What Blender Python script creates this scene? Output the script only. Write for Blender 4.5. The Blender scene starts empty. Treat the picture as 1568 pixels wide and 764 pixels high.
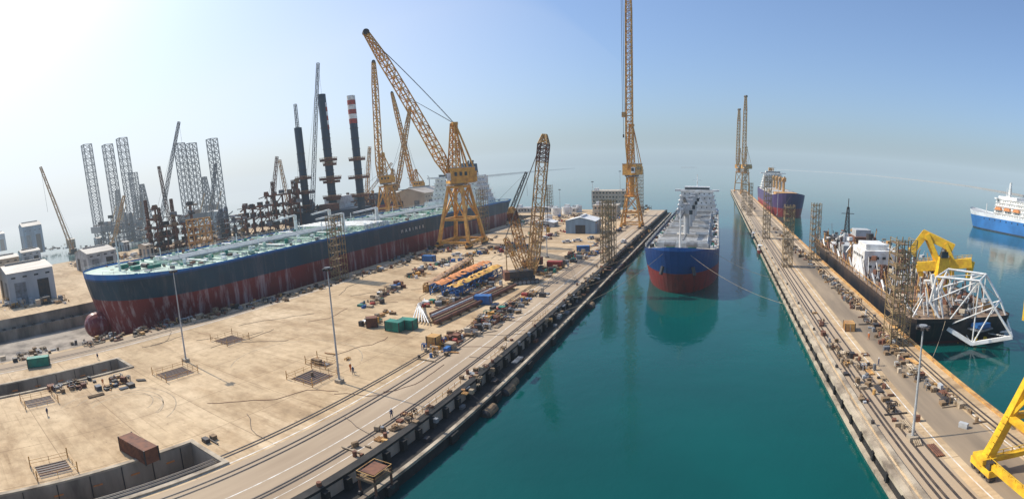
import bpy, math, random
from mathutils import Vector, Matrix
random.seed(7)
sc=bpy.context.scene
# ------------------------------------------------------------------ camera model
H=40.0; TH=0.1701; AL=0.127; K=764.0
def ray(px,py):
    lo=(px-1000)/K; la=-(py-382)/K
    x=math.sin(lo)*math.cos(la)
    y=math.cos(TH)*math.cos(lo)*math.cos(la)+math.sin(TH)*math.sin(la)
    z=-math.sin(TH)*math.cos(lo)*math.cos(la)+math.cos(TH)*math.sin(la)
    return Vector((x*math.cos(AL)-y*math.sin(AL), x*math.sin(AL)+y*math.cos(AL), z))
def G(px,py,z=0.0):
    d=ray(px,py); t=(H-z)/max(-d.z,1e-3)
    return Vector((d.x*t,d.y*t,z))
def R(px,py,r):
    d=ray(px,py); t=r/math.hypot(d.x,d.y)
    return Vector((d.x*t,d.y*t,H+d.z*t))
def hd(p): return math.hypot(p[0],p[1])

fwd=Vector((0,math.cos(TH),-math.sin(TH))); up=Vector((0,math.sin(TH),math.cos(TH))); rt=Vector((1,0,0))
rz=Matrix.Rotation(AL,3,'Z'); fwd=rz@fwd; up=rz@up; rt=rz@rt
dl=(1000-784)/K
fc=fwd*math.cos(dl)-rt*math.sin(dl); rc=rt*math.cos(dl)+fwd*math.sin(dl)
cd=bpy.data.cameras.new("camera"); cam=bpy.data.objects.new("camera",cd); sc.collection.objects.link(cam)
cam.matrix_world=Matrix(((rc.x,up.x,-fc.x,0),(rc.y,up.y,-fc.y,0),(rc.z,up.z,-fc.z,H),(0,0,0,1)))
cd.lens=15.5; cd.clip_start=0.5; cd.clip_end=60000; cd.type='PANO'
hl=784/K; vl=hl*498/1024
for tgt in (cd, getattr(cd,'cycles',None)):
    try:
        tgt.panorama_type='EQUIRECTANGULAR'
        tgt.longitude_min=-hl; tgt.longitude_max=hl; tgt.latitude_min=-vl; tgt.latitude_max=vl
    except Exception as e: print('pano',e)
sc.camera=cam
sc.view_settings.view_transform='Standard'; sc.view_settings.look='None'; sc.view_settings.exposure=0

# ------------------------------------------------------------------ materials
def newmat(name):
    m=bpy.data.materials.new(name); m.use_nodes=True
    nt=m.node_tree; b=nt.nodes['Principled BSDF']
    return m,nt,b
def ramp(nt,stops,interp='LINEAR'):
    r=nt.nodes.new('ShaderNodeValToRGB'); r.color_ramp.interpolation=interp
    e=r.color_ramp.elements
    while len(e)<len(stops): e.new(0.5)
    for i,(p,c) in enumerate(stops):
        e[i].position=p; e[i].color=(c[0],c[1],c[2],1) if hasattr(c,'__len__') else (c,c,c,1)
    return r
def noise(nt,scale,stretch=(1,1,1),detail=5,rough=.6):
    g=nt.nodes.new('ShaderNodeNewGeometry'); mp=nt.nodes.new('ShaderNodeMapping'); mp.inputs['Scale'].default_value=stretch
    n=nt.nodes.new('ShaderNodeTexNoise'); n.inputs['Scale'].default_value=scale; n.inputs['Detail'].default_value=detail; n.inputs['Roughness'].default_value=rough
    nt.links.new(g.outputs['Position'],mp.inputs[0]); nt.links.new(mp.outputs[0],n.inputs['Vector'])
    return n
def mix(nt,fac,a,b,mode='MIX'):
    m=nt.nodes.new('ShaderNodeMix'); m.data_type='RGBA'; m.blend_type=mode
    for s,v in ((m.inputs[0],fac),(m.inputs[6],a),(m.inputs[7],b)):
        if hasattr(v,'is_linked') or hasattr(v,'links'): nt.links.new(v,s)
        elif hasattr(v,'__len__'): s.default_value=(v[0],v[1],v[2],1)
        else: s.default_value=v
    return m.outputs[2]
def M(name,c1,c2=None,scale=.5,rough=.7,metal=0,stretch=(1,1,1),lo=.4,hi=.65):
    m,nt,b=newmat(name)
    if c2 is None: c2=tuple(c*.62 for c in c1)
    n=noise(nt,scale,stretch); r=ramp(nt,[(lo,c1),(hi,c2)])
    nt.links.new(n.outputs[0],r.inputs[0]); nt.links.new(r.outputs[0],b.inputs['Base Color'])
    b.inputs['Roughness'].default_value=rough; b.inputs['Metallic'].default_value=metal
    return m
yellow=M('yellow_paint',(.74,.38,.07),(.45,.20,.04),.35,.55)
ochre=M('faded_yellow',(.58,.33,.10),(.32,.16,.06),.5,.6)
brightyellow=M('bright_yellow_paint',(.80,.50,.02),(.58,.31,.02),.6,.5)
scaf=M('scaffold_steel',(.36,.26,.12),(.18,.11,.05),.8,.7)
dark=M('dark_steel',(.03,.03,.035),(.07,.05,.035),.6,.6)
grey=M('grey_steel',(.22,.23,.24),(.12,.12,.12),.5,.6)
lgrey=M('light_grey',(.45,.46,.46),(.3,.3,.29),.3,.7)
white=M('white_paint',(.80,.80,.77),(.55,.52,.47),.35,.5)
rust=M('rusty_steel',(.20,.08,.04),(.10,.045,.03),.7,.8)
redp=M('red_paint',(.42,.05,.03),(.22,.04,.03),.6,.6)
orange=M('orange_sheet',(.66,.24,.06),(.46,.19,.08),.8,.8)
bluep=M('blue_paint',(.03,.14,.38),(.03,.09,.22),.5,.5)
navy=M('navy_paint',(.018,.035,.07),(.03,.045,.06),.4,.5)
green=M('green_paint',(.02,.22,.15),(.03,.12,.09),.5,.6)
tan=M('tan_wall',(.56,.46,.33),(.44,.35,.25),.12,.85)
roofm=M('corrugated_roof',(.55,.49,.40),(.36,.30,.24),.3,.6,stretch=(1,.2,1))
shedw=M('shed_cladding',(.44,.46,.46),(.33,.35,.36),.2,.6,stretch=(1,1,.15))
shedb=M('blue_grey_cladding',(.24,.34,.42),(.16,.22,.28),.2,.6,stretch=(1,1,.15))
glass=M('window_glass',(.02,.025,.03),(.04,.05,.06),.5,.12)
wood=M('timber',(.26,.17,.09),(.14,.09,.05),.8,.85)
sand=M('sandy_debris',(.42,.33,.22),(.22,.16,.10),.8,.9)
black=M('black_rubber',(.012,.011,.010),(.03,.026,.022),.5,.85)
deckg=M('mint_deck',(.52,.64,.52),(.33,.42,.34),.16,.7)
deckr=M('hatch_cover',(.60,.56,.48),(.40,.35,.28),.25,.7)
concw=M('quay_concrete',(.48,.40,.29),(.18,.14,.10),.22,.9,stretch=(1,1,1))
dockw=M('dock_wall',(.38,.32,.25),(.14,.115,.09),.12,.9,stretch=(1,1,.25))
asph=M('worn_asphalt',(.17,.13,.09),(.36,.27,.175),.10,.9,stretch=(1,.12,1))
qroad=M('quay_road',(.47,.36,.24),(.29,.21,.135),.10,.9,stretch=(1,.10,1),lo=.35,hi=.66)
paintw=M('road_paint',(.75,.72,.65),(.45,.38,.29),.6,.8)
linedark=M('rail_steel',(.05,.04,.035),(.11,.08,.055),.5,.5)
skin=M('skin',(.28,.15,.09),(.25,.13,.08),2,.6)
cover=M('orange_coverall',(.55,.16,.03),(.5,.14,.03),2,.8)
coverb=M('navy_coverall',(.03,.05,.12),(.03,.04,.09),2,.8)
rock=M('breakwater_rock',(.26,.22,.18),(.16,.14,.11),.15,.95)
palette=[rust,ochre,grey,wood,wood,sand,dark,dark,rust,lgrey,tan,sand,grey,dark,sand,rust]
palcol=palette+[bluep,green,redp,yellow,white]

def concrete_ground():
    m,nt,b=newmat('yard_concrete')
    n1=noise(nt,.018,detail=6); n2=noise(nt,.35,detail=7,rough=.7); n3=noise(nt,.05,stretch=(.5,1.4,1),detail=8,rough=.72)
    r1=ramp(nt,[(.32,(.48,.345,.195)),(.5,(.60,.44,.26)),(.7,(.68,.52,.33))]); nt.links.new(n1.outputs[0],r1.inputs[0])
    r2=ramp(nt,[(.3,(.64,.61,.58)),(.6,(1,1,1))]); nt.links.new(n2.outputs[0],r2.inputs[0])
    c=mix(nt,.85,r1.outputs[0],r2.outputs[0],'MULTIPLY')
    r3=ramp(nt,[(.47,(1,1,1)),(.59,(.68,.62,.55)),(.72,(.36,.31,.26))]); nt.links.new(n3.outputs[0],r3.inputs[0])
    c=mix(nt,.8,c,r3.outputs[0],'MULTIPLY')
    n4=noise(nt,.9,stretch=(.06,1.6,1),detail=4,rough=.6); r4=ramp(nt,[(.56,(1,1,1)),(.70,(.64,.59,.53))]); nt.links.new(n4.outputs[0],r4.inputs[0])
    c=mix(nt,.55,c,r4.outputs[0],'MULTIPLY')
    n5=noise(nt,1.1,detail=3,rough=.5); r5=ramp(nt,[(.66,(1,1,1)),(.73,(.42,.37,.32))]); nt.links.new(n5.outputs[0],r5.inputs[0])
    c=mix(nt,.6,c,r5.outputs[0],'MULTIPLY')
    g=nt.nodes.new('ShaderNodeNewGeometry'); br=nt.nodes.new('ShaderNodeTexBrick')
    br.offset=0; br.inputs['Scale'].default_value=1; br.inputs['Brick Width'].default_value=14; br.inputs['Row Height'].default_value=14
    br.inputs['Mortar Size'].default_value=.09; br.inputs['Mortar Smooth'].default_value=.3
    br.inputs['Color1'].default_value=(1,1,1,1); br.inputs['Color2'].default_value=(.89,.88,.86,1); br.inputs['Mortar'].default_value=(.46,.42,.38,1)
    nt.links.new(g.outputs['Position'],br.inputs['Vector'])
    c=mix(nt,.75,c,br.outputs['Color'],'MULTIPLY')
    nt.links.new(c,b.inputs['Base Color']); b.inputs['Roughness'].default_value=.9
    return m
ground=concrete_ground()
def water_mat():
    m,nt,b=newmat('sea_water')
    n=noise(nt,.012,detail=4); r=ramp(nt,[(.35,(.000,.050,.046)),(.65,(.000,.078,.070))])
    nt.links.new(n.outputs[0],r.inputs[0]); nt.links.new(r.outputs[0],b.inputs['Base Color'])
    b.inputs['Roughness'].default_value=.05; b.inputs['IOR'].default_value=1.33
    a=noise(nt,.55,stretch=(1,.7,1),detail=4); d=noise(nt,.09,detail=3)
    ad=nt.nodes.new('ShaderNodeMath'); ad.operation='MULTIPLY_ADD'; ad.inputs[1].default_value=2.0
    nt.links.new(d.outputs[0],ad.inputs[0]); nt.links.new(a.outputs[0],ad.inputs[2])
    bp=nt.nodes.new('ShaderNodeBump'); bp.inputs['Strength'].default_value=.38; bp.inputs['Distance'].default_value=.12
    nt.links.new(ad.outputs[0],bp.inputs['Height']); nt.links.new(bp.outputs[0],b.inputs['Normal'])
    return m
water=water_mat()
def hullmat(name,bands,streak,amt=.5,zmin=-12,zmax=24,below=None,rough=.45,lo=.5):
    m,nt,b=newmat(name)
    g=nt.nodes.new('ShaderNodeNewGeometry'); sp=nt.nodes.new('ShaderNodeSeparateXYZ'); nt.links.new(g.outputs['Position'],sp.inputs[0])
    mr=nt.nodes.new('ShaderNodeMapRange'); mr.inputs[1].default_value=zmin; mr.inputs[2].default_value=zmax
    nt.links.new(sp.outputs[2],mr.inputs[0])
    r=ramp(nt,[((z-zmin)/(zmax-zmin),c) for z,c in bands],'CONSTANT'); nt.links.new(mr.outputs[0],r.inputs[0])
    n=noise(nt,.5,stretch=(1,.8,.09),detail=6,rough=.7); rr=ramp(nt,[(lo,0),(lo+.12,1)]); nt.links.new(n.outputs[0],rr.inputs[0])
    lt=nt.nodes.new('ShaderNodeMapRange'); lt.inputs[1].default_value=(below if below is not None else 99); lt.inputs[2].default_value=(below if below is not None else 99)+.6
    lt.inputs[3].default_value=amt; lt.inputs[4].default_value=amt*.14; nt.links.new(sp.outputs[2],lt.inputs[0])
    mu=nt.nodes.new('ShaderNodeMath'); mu.operation='MULTIPLY'; nt.links.new(rr.outputs[0],mu.inputs[0]); nt.links.new(lt.outputs[0],mu.inputs[1])
    c=mix(nt,mu.outputs[0],r.outputs[0],streak)
    n2=noise(nt,.06,detail=5); r2=ramp(nt,[(.35,(.6,.6,.6)),(.6,(1,1,1))]); nt.links.new(n2.outputs[0],r2.inputs[0])
    c=mix(nt,.8,c,r2.outputs[0],'MULTIPLY')
    nt.links.new(c,b.inputs['Base Color']); b.inputs['Roughness'].default_value=rough
    return m

# ------------------------------------------------------------------ mesh builder
class MB:
    def __init__(s,name): s.n=name; s.v=[]; s.f=[]; s.m=[]; s.mats=[]
    def mi(s,mat):
        if mat not in s.mats: s.mats.append(mat)
        return s.mats.index(mat)
    def add(s,vs,fs,mat):
        o=len(s.v); i=s.mi(mat); s.v+= [tuple(v) for v in vs]
        for f in fs: s.f.append(tuple(o+k for k in f)); s.m.append(i)
    def bx(s,x0,y0,z0,x1,y1,z1,mat):
        s.add([(x0,y0,z0),(x1,y0,z0),(x1,y1,z0),(x0,y1,z0),(x0,y0,z1),(x1,y0,z1),(x1,y1,z1),(x0,y1,z1)],
              [(0,3,2,1),(4,5,6,7),(0,1,5,4),(1,2,6,5),(2,3,7,6),(3,0,4,7)],mat)
    def box(s,c,sz,mat,rz=0,top=1.0):
        hx,hy,hz=sz[0]/2,sz[1]/2,sz[2]/2; vs=[]
        ca,sa=math.cos(rz),math.sin(rz)
        for z,k in ((-hz,1),(hz,top)):
            for x,y in ((-hx,-hy),(hx,-hy),(hx,hy),(-hx,hy)):
                x*=k;y*=k; vs.append((c[0]+x*ca-y*sa,c[1]+x*sa+y*ca,c[2]+z))
        s.add(vs,[(0,3,2,1),(4,5,6,7),(0,1,5,4),(1,2,6,5),(2,3,7,6),(3,0,4,7)],mat)
    def frame(s,p,q):
        d=(q-p); d=d.normalized() if d.length>1e-6 else Vector((0,0,1))
        a=Vector((0,0,1)) if abs(d.z)<.9 else Vector((0,1,0))
        a=(a-d*a.dot(d)).normalized(); return d,a,d.cross(a)
    def beam(s,p,q,w,mat,h=None,w2=None,caps=False):
        p=Vector(p);q=Vector(q); d,a,b=s.frame(p,q); h=h or w; w2=w2 or w; h2=h*w2/w
        vs=[p+a*h/2*i+b*w/2*j for i,j in ((-1,-1),(1,-1),(1,1),(-1,1))]+[q+a*h2/2*i+b*w2/2*j for i,j in ((-1,-1),(1,-1),(1,1),(-1,1))]
        f=[(0,1,5,4),(1,2,6,5),(2,3,7,6),(3,0,4,7)]
        if caps: f+=[(0,3,2,1),(4,5,6,7)]
        s.add(vs,f,mat)
    def cyl(s,p,q,r,mat,r2=None,n=8,caps=True):
        p=Vector(p);q=Vector(q); d,a,b=s.frame(p,q); r2=r if r2 is None else r2
        vs=[]
        for c,rr in ((p,r),(q,r2)):
            for i in range(n):
                t=2*math.pi*i/n; vs.append(c+a*math.cos(t)*rr+b*math.sin(t)*rr)
        f=[(i,(i+1)%n,n+(i+1)%n,n+i) for i in range(n)]
        if caps: f+=[tuple(range(n))[::-1],tuple(range(n,2*n))]
        s.add(vs,f,mat)
    def lattice(s,p,q,w0,w1,mat,n,r,asp=1.0,tri=False,cross=True):
        p=Vector(p);q=Vector(q); d,a,b=s.frame(p,q)
        cs=((-1,-1),(1,-1),(1,1),(-1,1)) if not tri else ((0,1.1),(-1,-.6),(1,-.6))
        k=len(cs)
        def pt(t,i):
            w=(w0+(w1-w0)*t)/2; return p+(q-p)*t+a*w*cs[i][0]*asp+b*w*cs[i][1]
        for i in range(k): s.beam(pt(0,i),pt(1,i),r*1.5,mat)
        for j in range(n):
            t0=j/n;t1=(j+1)/n
            for i in range(k):
                i2=(i+1)%k
                s.beam(pt(t1,i),pt(t1,i2),r,mat)
                if cross or (j+i)%2==0: s.beam(pt(t0,i),pt(t1,i2),r*.8,mat)
                if cross or (j+i)%2==1: s.beam(pt(t0,i2),pt(t1,i),r*.8,mat)
    def rail(s,pts,mat,h=1.1,step=3.0,r=.07):
        for p,q in zip(pts[:-1],pts[1:]):
            p=Vector(p);q=Vector(q); L=(q-p).length; n=max(1,int(L/step))
            for hh in (h,h*.5): s.beam(p+Vector((0,0,hh)),q+Vector((0,0,hh)),r,mat)
            for i in range(n+1):
                c=p+(q-p)*i/n; s.beam(c,c+Vector((0,0,h)),r,mat)
    def done(s,smooth=False):
        me=bpy.data.meshes.new(s.n); me.from_pydata(s.v,[],s.f)
        for m in s.mats: me.materials.append(m)
        me.polygons.foreach_set('material_index',s.m)
        if smooth: me.polygons.foreach_set('use_smooth',[True]*len(s.f))
        me.update(); o=bpy.data.objects.new(s.n,me); sc.collection.objects.link(o); return o

# ------------------------------------------------------------------ land and water
BIG=32000
rects=[(-430,-300,-43,435),(24,-300,47,830)]
dock=(-214,-150,-145,385)
holesA=[dock,(-68,-60,-59,33),(-123,-60,-114,42)]
def cells(rs,holes,name,z,mat,wallmat=None,zb=-9,only=None):
    xs=sorted(set([r[0] for r in rs+holes]+[r[2] for r in rs+holes])); ys=sorted(set([r[1] for r in rs+holes]+[r[3] for r in rs+holes]))
    def ins(x,y): return any(r[0]<x<r[2] and r[1]<y<r[3] for r in rs) and not any(r[0]<x<r[2] and r[1]<y<r[3] for r in holes)
    mb=MB(name); g={}
    for i in range(len(xs)-1):
        for j in range(len(ys)-1):
            g[i,j]=ins((xs[i]+xs[i+1])/2,(ys[j]+ys[j+1])/2)
    for (i,j),v in g.items():
        if not v: continue
        x0,x1,y0,y1=xs[i],xs[i+1],ys[j],ys[j+1]
        mb.add([(x0,y0,z),(x1,y0,z),(x1,y1,z),(x0,y1,z)],[(0,1,2,3)],mat)
        if wallmat:
            for di,dj,a,b in ((-1,0,(x0,y1),(x0,y0)),(1,0,(x1,y0),(x1,y1)),(0,-1,(x0,y0),(x1,y0)),(0,1,(x1,y1),(x0,y1))):
                if not g.get((i+di,j+dj),False):
                    mb.add([(a[0],a[1],zb),(b[0],b[1],zb),(b[0],b[1],z),(a[0],a[1],z)],[(0,1,2,3)],wallmat)
    return mb.done()
cells(rects,holesA,'quay_ground',0,ground,dockw)
cells([(-BIG,-BIG,BIG,BIG)],rects,'sea_water',-4,water)
mb=MB('dry_dock_floor'); mb.add([(-214,-150,-9),(-145,-150,-9),(-145,385,-9),(-214,385,-9)],[(0,1,2,3)],dockw)
for k in range(60):
    for xx in (-190,-179,-168): mb.box((xx,60+k*5,-8.45),(2.4,1.4,1.1),concw)
mb.bx(-214,-150,-9,-211,385,-4.5,dockw); mb.bx(-147.2,-150,-9,-145,385,-3.0,dockw)
for k in range(90):
    y=-20+k*4.4
    mb.box((-146,y,-2.7),(1.6,1.2,.6),random.choice([rust,grey,dark,wood]))
    mb.box((-212.5,y,-4.2),(1.6,1.4,.6),random.choice([dark,grey,dark]))
mb.done()
for (x0,y1) in ((-68,33),(-123,42)):
    mb=MB('service_pit'); mb.add([(x0,-60,-4.6),(x0+9,-60,-4.6),(x0+9,y1,-4.6),(x0,y1,-4.6)],[(0,1,2,3)],dockw)
    mb.bx(x0-.8,-60,.004,x0,y1+.8,.35,concw); mb.bx(x0+9,-60,.004,x0+9.8,y1+.8,.35,concw); mb.bx(x0,y1,.004,x0+9,y1+.8,.35,concw)
    for k in range(12): mb.box((x0+.06,y1-4-k*6,-2.0),(.1,1.4,.25),orange)
    for k in range(10): mb.beam((x0+.1,y1-2-k*5,-4.5),(x0+.1,y1-2-k*5,0),.12,dark)
    mb.done()

# quay edges
mb=MB('quay_wall')
mb.bx(-42.98,-300,-7,-39.8,434,-2.0,black)
mb.bx(-39.8,-300,-7,-39.1,434,-2.3,black); mb.bx(-39.8,-300,-2.29,-39.15,434,-1.75,concw)
mb.bx(-44.2,-300,.004,-42.9,434.5,.45,black)
for k in range(110):
    y=-20+k*4.1
    mb.box((-42.6,y,-1.3),(.8,.9,2.4),black)
    if k%4==0: mb.box((-38.75,y,-3.0),(.5,2.2,1.6),black)
    if k%6==2: mb.cyl((-43.6,y,.45),(-43.6,y,1.1),.35,rust,n=8)
    if k%3==1: mb.box((-41.5+random.uniform(-.8,.8),y,-1.7),(random.uniform(.4,1.4),random.uniform(.4,2),.6),random.choice([rust,dark,grey,wood]))
mb.bx(23.0,-300,-1.5,24-.02,829,-.6,concw); mb.bx(23.2,-300,-7,24-.02,829,-1.51,black)
mb.bx(22.6,-300,-7,23.19,829,-3.3,concw)
mb.bx(24.3,-300,.004,25.0,829,.4,concw); mb.bx(46.2,-300,.004,46.98,829,.4,ochre)
for k in range(140):
    y=-10+k*6
    mb.box((22.85,y,-1.9),(.3,.8,1.6),black)
    mb.box((47.25,y,-2.2),(.5,1.4,2.6),black)
    if k%4==1: mb.cyl((24.6,y,.4),(24.6,y,1.0),.3,dark,n=8)
mb.done()

mb=MB('quay_road')
def strip(x0,x1,y0,y1,z,mat): mb.add([(x0,y0,z),(x1,y0,z),(x1,y1,z),(x0,y1,z)],[(0,1,2,3)],mat)
strip(-57.5,-44.4,-300,434,.004,qroad)
strip(-143,-133,-300,380,.004,qroad)
strip(33.5,41.5,-300,828,.004,asph)
strip(25.2,31,-300,828,.004,qroad)
mb.done()
mb=MB('road_markings')
for x,w in ((-50.6,.18),(-58.2,.24),(-46.2,.12),(-134.0,.3)): strip(x-w/2,x+w/2,-300,420 if x>-100 else 380,.008,paintw)
strip(32.2,32.4,-300,820,.008,paintw); strip(42.2,42.4,-300,820,.008,paintw)
mb.done()
mb=MB('crane_rail')
for x in (-47.5,-48.1,-55.0,-56.0,-60.2,-61.0,-137,-138.2,26.4,27.2,28.6,30.3,44.3,43.3):
    strip(x-.22,x+.22,-300,400 if x<0 else 800,.012,linedark)
    mb.bx(x-.04,-300,.013,x+.04,400 if x<0 else 800,.08,linedark)
mb.done()
mb=MB('tyre_marks')
for c,rr in (((-92,30),9),((-93,31),6.5),((-91,29),12),((-90,31),7.3),((-84,70),15)):
    n=60
    for i in range(5,n-22):
        a0=2*math.pi*i/n;a1=2*math.pi*(i+1)/n
        mb.add([(c[0]+math.cos(a)*q,c[1]+math.sin(a)*q,.004) for a,q in ((a0,rr),(a1,rr),(a1,rr+.22),(a0,rr+.22))],[(0,1,2,3)],sand)
mb.done()
random.seed(31)
mb=MB('cable_run')
for k in range(60):
    x=random.uniform(-130,-60) if k%3 else random.uniform(-64,-46); y=random.uniform(40,230); a=random.choice((0,1.57,1.57,.6))+random.gauss(0,.2); p=Vector((x,y,.05))
    for i in range(random.randint(4,14)):
        a+=random.gauss(0,.28); q=p+Vector((math.cos(a),math.sin(a),0))*2.2
        if q.x>-44.6 or (q.x<-143) or q.y<36: break
        mb.beam(p,q,.07,dark if k%4 else rust); p=q
mb.done()

# ------------------------------------------------------------------ ships
def hull(mb,xc,yb,L,B,zk,zd,mh,md,rake=8,ed=30,ek=45,sheer=2.5,bulw=1.0,d=1,ns=36,nz=12,stern=18):
    def ztop(t): return zd+sheer*max(0,1-t*L/(L*.13))**1.6
    P={}
    for i in range(ns+1):
        t=(i/ns)**1.6
        for j in range(nz+1):
            w=j/nz
            z=zk+(ztop(t)-zk)*w
            y0=rake*(1-w)**1.3
            y1=L-stern*.55*(1-w)**2
            y=y0+(y1-y0)*t
            e=ek+(ed-ek)*w**.8
            s=min(1,(y-y0)/e); f=math.sqrt(max(0,1-(1-s)**2)) if s<1 else 1
            f*=(.72+.28*math.sqrt(1-(1-min(w/.15,1))**2))
            st=max(0,(y-(L-stern*(1.6-w)))/(stern*(1.6-w))); f*=1-.45*min(1,st)**2*(1.25-w)
            P[i,j]=(f*B/2,yb+d*y,z)
    for sgn in (1,-1):
        vs=[];fs=[]
        for i in range(ns+1):
            for j in range(nz+1):
                h,y,z=P[i,j]; vs.append((xc+sgn*h,y,z))
        for i in range(ns):
            for j in range(nz):
                a=i*(nz+1)+j; q=(a,a+nz+1,a+nz+2,a+1); fs.append(q if sgn*d>0 else q[::-1])
        mb.add(vs,fs,mh)
    vs=[];fs=[]
    for i in range(ns+1):
        h,y,z=P[i,nz]; h=max(0,h-.35); vs+=[(xc-h,y,z-bulw),(xc+h,y,z-bulw)]
    for i in range(ns): a=2*i; fs.append((a,a+1,a+3,a+2))
    mb.add(vs,fs,md)
    vs=[(xc+s*P[ns,j][0],P[ns,j][1],P[ns,j][2]) for j in range(nz+1) for s in (-1,1)]
    mb.add(vs,[(2*j,2*j+1,2*j+3,2*j+2) for j in range(nz)],mh)
    return P
def windows(mb,x0,x1,y,z,n,w,h,dy=-.06):
    for i in range(n):
        x=x0+(x1-x0)*(i+.5)/n; mb.box((x,y+dy/2,z),(w,abs(dy)+.04,h),glass)
def windows_y(mb,y0,y1,x,z,n,w,h):
    for i in range(n):
        y=y0+(y1-y0)*(i+.5)/n; mb.box((x,y,z),(.12,w,h),glass)
def superstructure(mb,xc,y0,y1,w,z0,n,fl=2.8,matw=white,wing=True,d=-1):
    z=z0
    for k in range(n):
        ww=w*(1-.045*k); yy1=y1-(y1-y0)*.05*k
        mb.bx(xc-ww/2,y0,z,xc+ww/2,yy1,z+fl-.2,matw)
        mb.bx(xc-ww/2-.6,y0-.6,z+fl-.2,xc+ww/2+.6,yy1+.6,z+fl,matw)
        windows(mb,xc-ww/2+1,xc+ww/2-1,y0,z+1.5,int(ww/3.2),.7,.7)
        windows_y(mb,y0+1,yy1-1,xc+ww/2,z+1.5,max(2,int((yy1-y0)/3)),.8,.7)
        windows_y(mb,y0+1,yy1-1,xc-ww/2,z+1.5,max(2,int((yy1-y0)/3)),.8,.7)
        mb.rail([(xc-ww/2-.5,y0-.5,z+fl),(xc+ww/2+.5,y0-.5,z+fl),(xc+ww/2+.5,yy1+.5,z+fl)],white,r=.08)
        z+=fl
    mb.bx(xc-w*.32,y0+.5,z,xc+w*.32,(y0+y1)/2+1,z+3,matw)
    mb.bx(xc-w*.31,y0+.42,z+1.3,xc+w*.31,y0+.55,z+2.4,glass)
    if wing: mb.bx(xc-w*.56,y0+.3,z,xc+w*.56,y0+3.5,z+1.2,matw)
    mb.cyl((xc,y0+4,z+3),(xc,y0+4,z+11),.35,white,.15); mb.beam((xc-3,y0+4,z+7),(xc+3,y0+4,z+7),.25,white)
    return z+3

tank_h=hullmat('tanker_hull_paint',[(-12,(.20,.021,.020)),(7.4,(.010,.048,.080)),(14.6,(.012,.075,.20)),(15.3,(.02,.20,.55))],(.50,.38,.36),.62,below=7.2,lo=.50)
mb=MB('oil_tanker')
XC=-179; YB=54
P=hull(mb,XC,YB,300,57,-7.9,16,tank_h,deckg,rake=6,ed=34,ek=48,sheer=1.6,bulw=.7)
n1=14;n2=16;vs=[];fs=[]
for i in range(n1+1):
    a=math.pi*i/n1*.62; rr=math.sin(a)
    for j in range(n2):
        b=2*math.pi*j/n2; vs.append((XC+4.4*rr*math.cos(b),YB+1.0-4.4*math.cos(a)+8*max(0,i/n1-.7),-2.6+5.0*rr*math.sin(b)))
for i in range(n1):
    for j in range(n2): fs.append((i*n2+j,i*n2+(j+1)%n2,(i+1)*n2+(j+1)%n2,(i+1)*n2+j))
mb.add(vs,fs,tank_h)
zd=15.3
for k,xo in enumerate((-6,-4.5,-3,-1.6,0,1.5,3,4.4,6.2)):
    mb.cyl((XC+xo,YB+34,zd+1.6),(XC+xo,YB+252,zd+1.6),.32+.12*(k%3),(white,deckg,lgrey)[k%3],n=6)
for k in range(46):
    y=YB+32+k*4.9
    mb.beam((XC-25,y,zd+.2),(XC+25,y,zd+.2),.3,deckg,h=.55)
    mb.box((XC,y,zd+.9),(14,.35,1.5),deckg)
for k in range(12):
    y=YB+40+k*18
    mb.cyl((XC-22,y,zd+1.1),(XC+22,y,zd+1.1),.3,(white,deckg)[k%2],n=6)
for k in range(5):
    y=YB+128+k*4; mb.cyl((XC-25,y,zd+2),(XC+25,y,zd+2),.45,white,n=6)
    for s in (-1,1): mb.box((XC+s*24.5,y,zd+1.2),(1.2,1.6,2.4),lgrey)
for k in (1,2):
    for s in (-1,1):
        y=YB+120+(k-1)*26; mb.cyl((XC+s*17,y,zd),(XC+s*17,y,zd+9),.9,white,n=8); mb.beam((XC+s*17,y,zd+9),(XC+s*15,y-16,zd+8),.8,white)
for k in range(22):
    y=YB+36+k*9.8
    for s in (-1,1):
        mb.cyl((XC+s*(12+3*(k%2)),y,zd),(XC+s*(12+3*(k%2)),y,zd+2.2),.7,(white,deckg,green)[k%3],n=8)
        mb.box((XC+s*20,y+3,zd+.5),(1.6,1.6,1.0),(deckg,white,lgrey)[k%3])
        if k%4==0: mb.cyl((XC+s*8,y,zd),(XC+s*8,y,zd+6),.2,white,n=5)
for s in (-1,1):
    pts=[(XC+s*(P[i,12][0]-.3),P[i,12][1],P[i,12][2]) for i in range(2,36)]
    mb.rail(pts,white,r=.09,step=4)
random.seed(3)
for k in range(340):
    y=YB+12+random.random()*240; x=XC+random.uniform(-24,24)
    mb.box((x,y,zd+.5),(random.uniform(.5,2.4),random.uniform(.5,2.4),random.uniform(.6,1.8)),random.choice([green,deckg,white,lgrey,grey,dark,green,rust]))
mb.cyl((XC,YB+14,zd),(XC,YB+14,zd+14),.5,white,.25); mb.beam((XC-2,YB+14,zd+10),(XC+2,YB+14,zd+10),.3,white)
for s in (-1,1):
    mb.box((XC+s*6,YB+18,zd+1.6),(3.5,3,1.6),green); mb.cyl((XC+s*4,YB+22,zd+1.8),(XC+s*9,YB+22,zd+1.8),1.0,dark); mb.box((XC+s*10,YB+24,zd+1.4),(2,5,1.4),green)
    mb.cyl((XC+s*4.5,YB+6.4,10),(XC+s*5.2,YB+5.3,6.5),.8,dark)
zt=superstructure(mb,XC,YB+258,YB+280,42,zd,6,3.3)
mb.bx(XC-9,YB+282,zd,XC+9,YB+294,zd+20,white); mb.box((XC-2,YB+287,zd+24),(9,9,11),navy,top=.85)
for xo in (-2,0,2): mb.cyl((XC-2+xo,YB+287,zd+29),(XC-2+xo,YB+288,zd+32),.7,dark)
mb.bx(XC-26,YB+256,zd,XC+26,YB+258-.1,zd+3,white)
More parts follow.
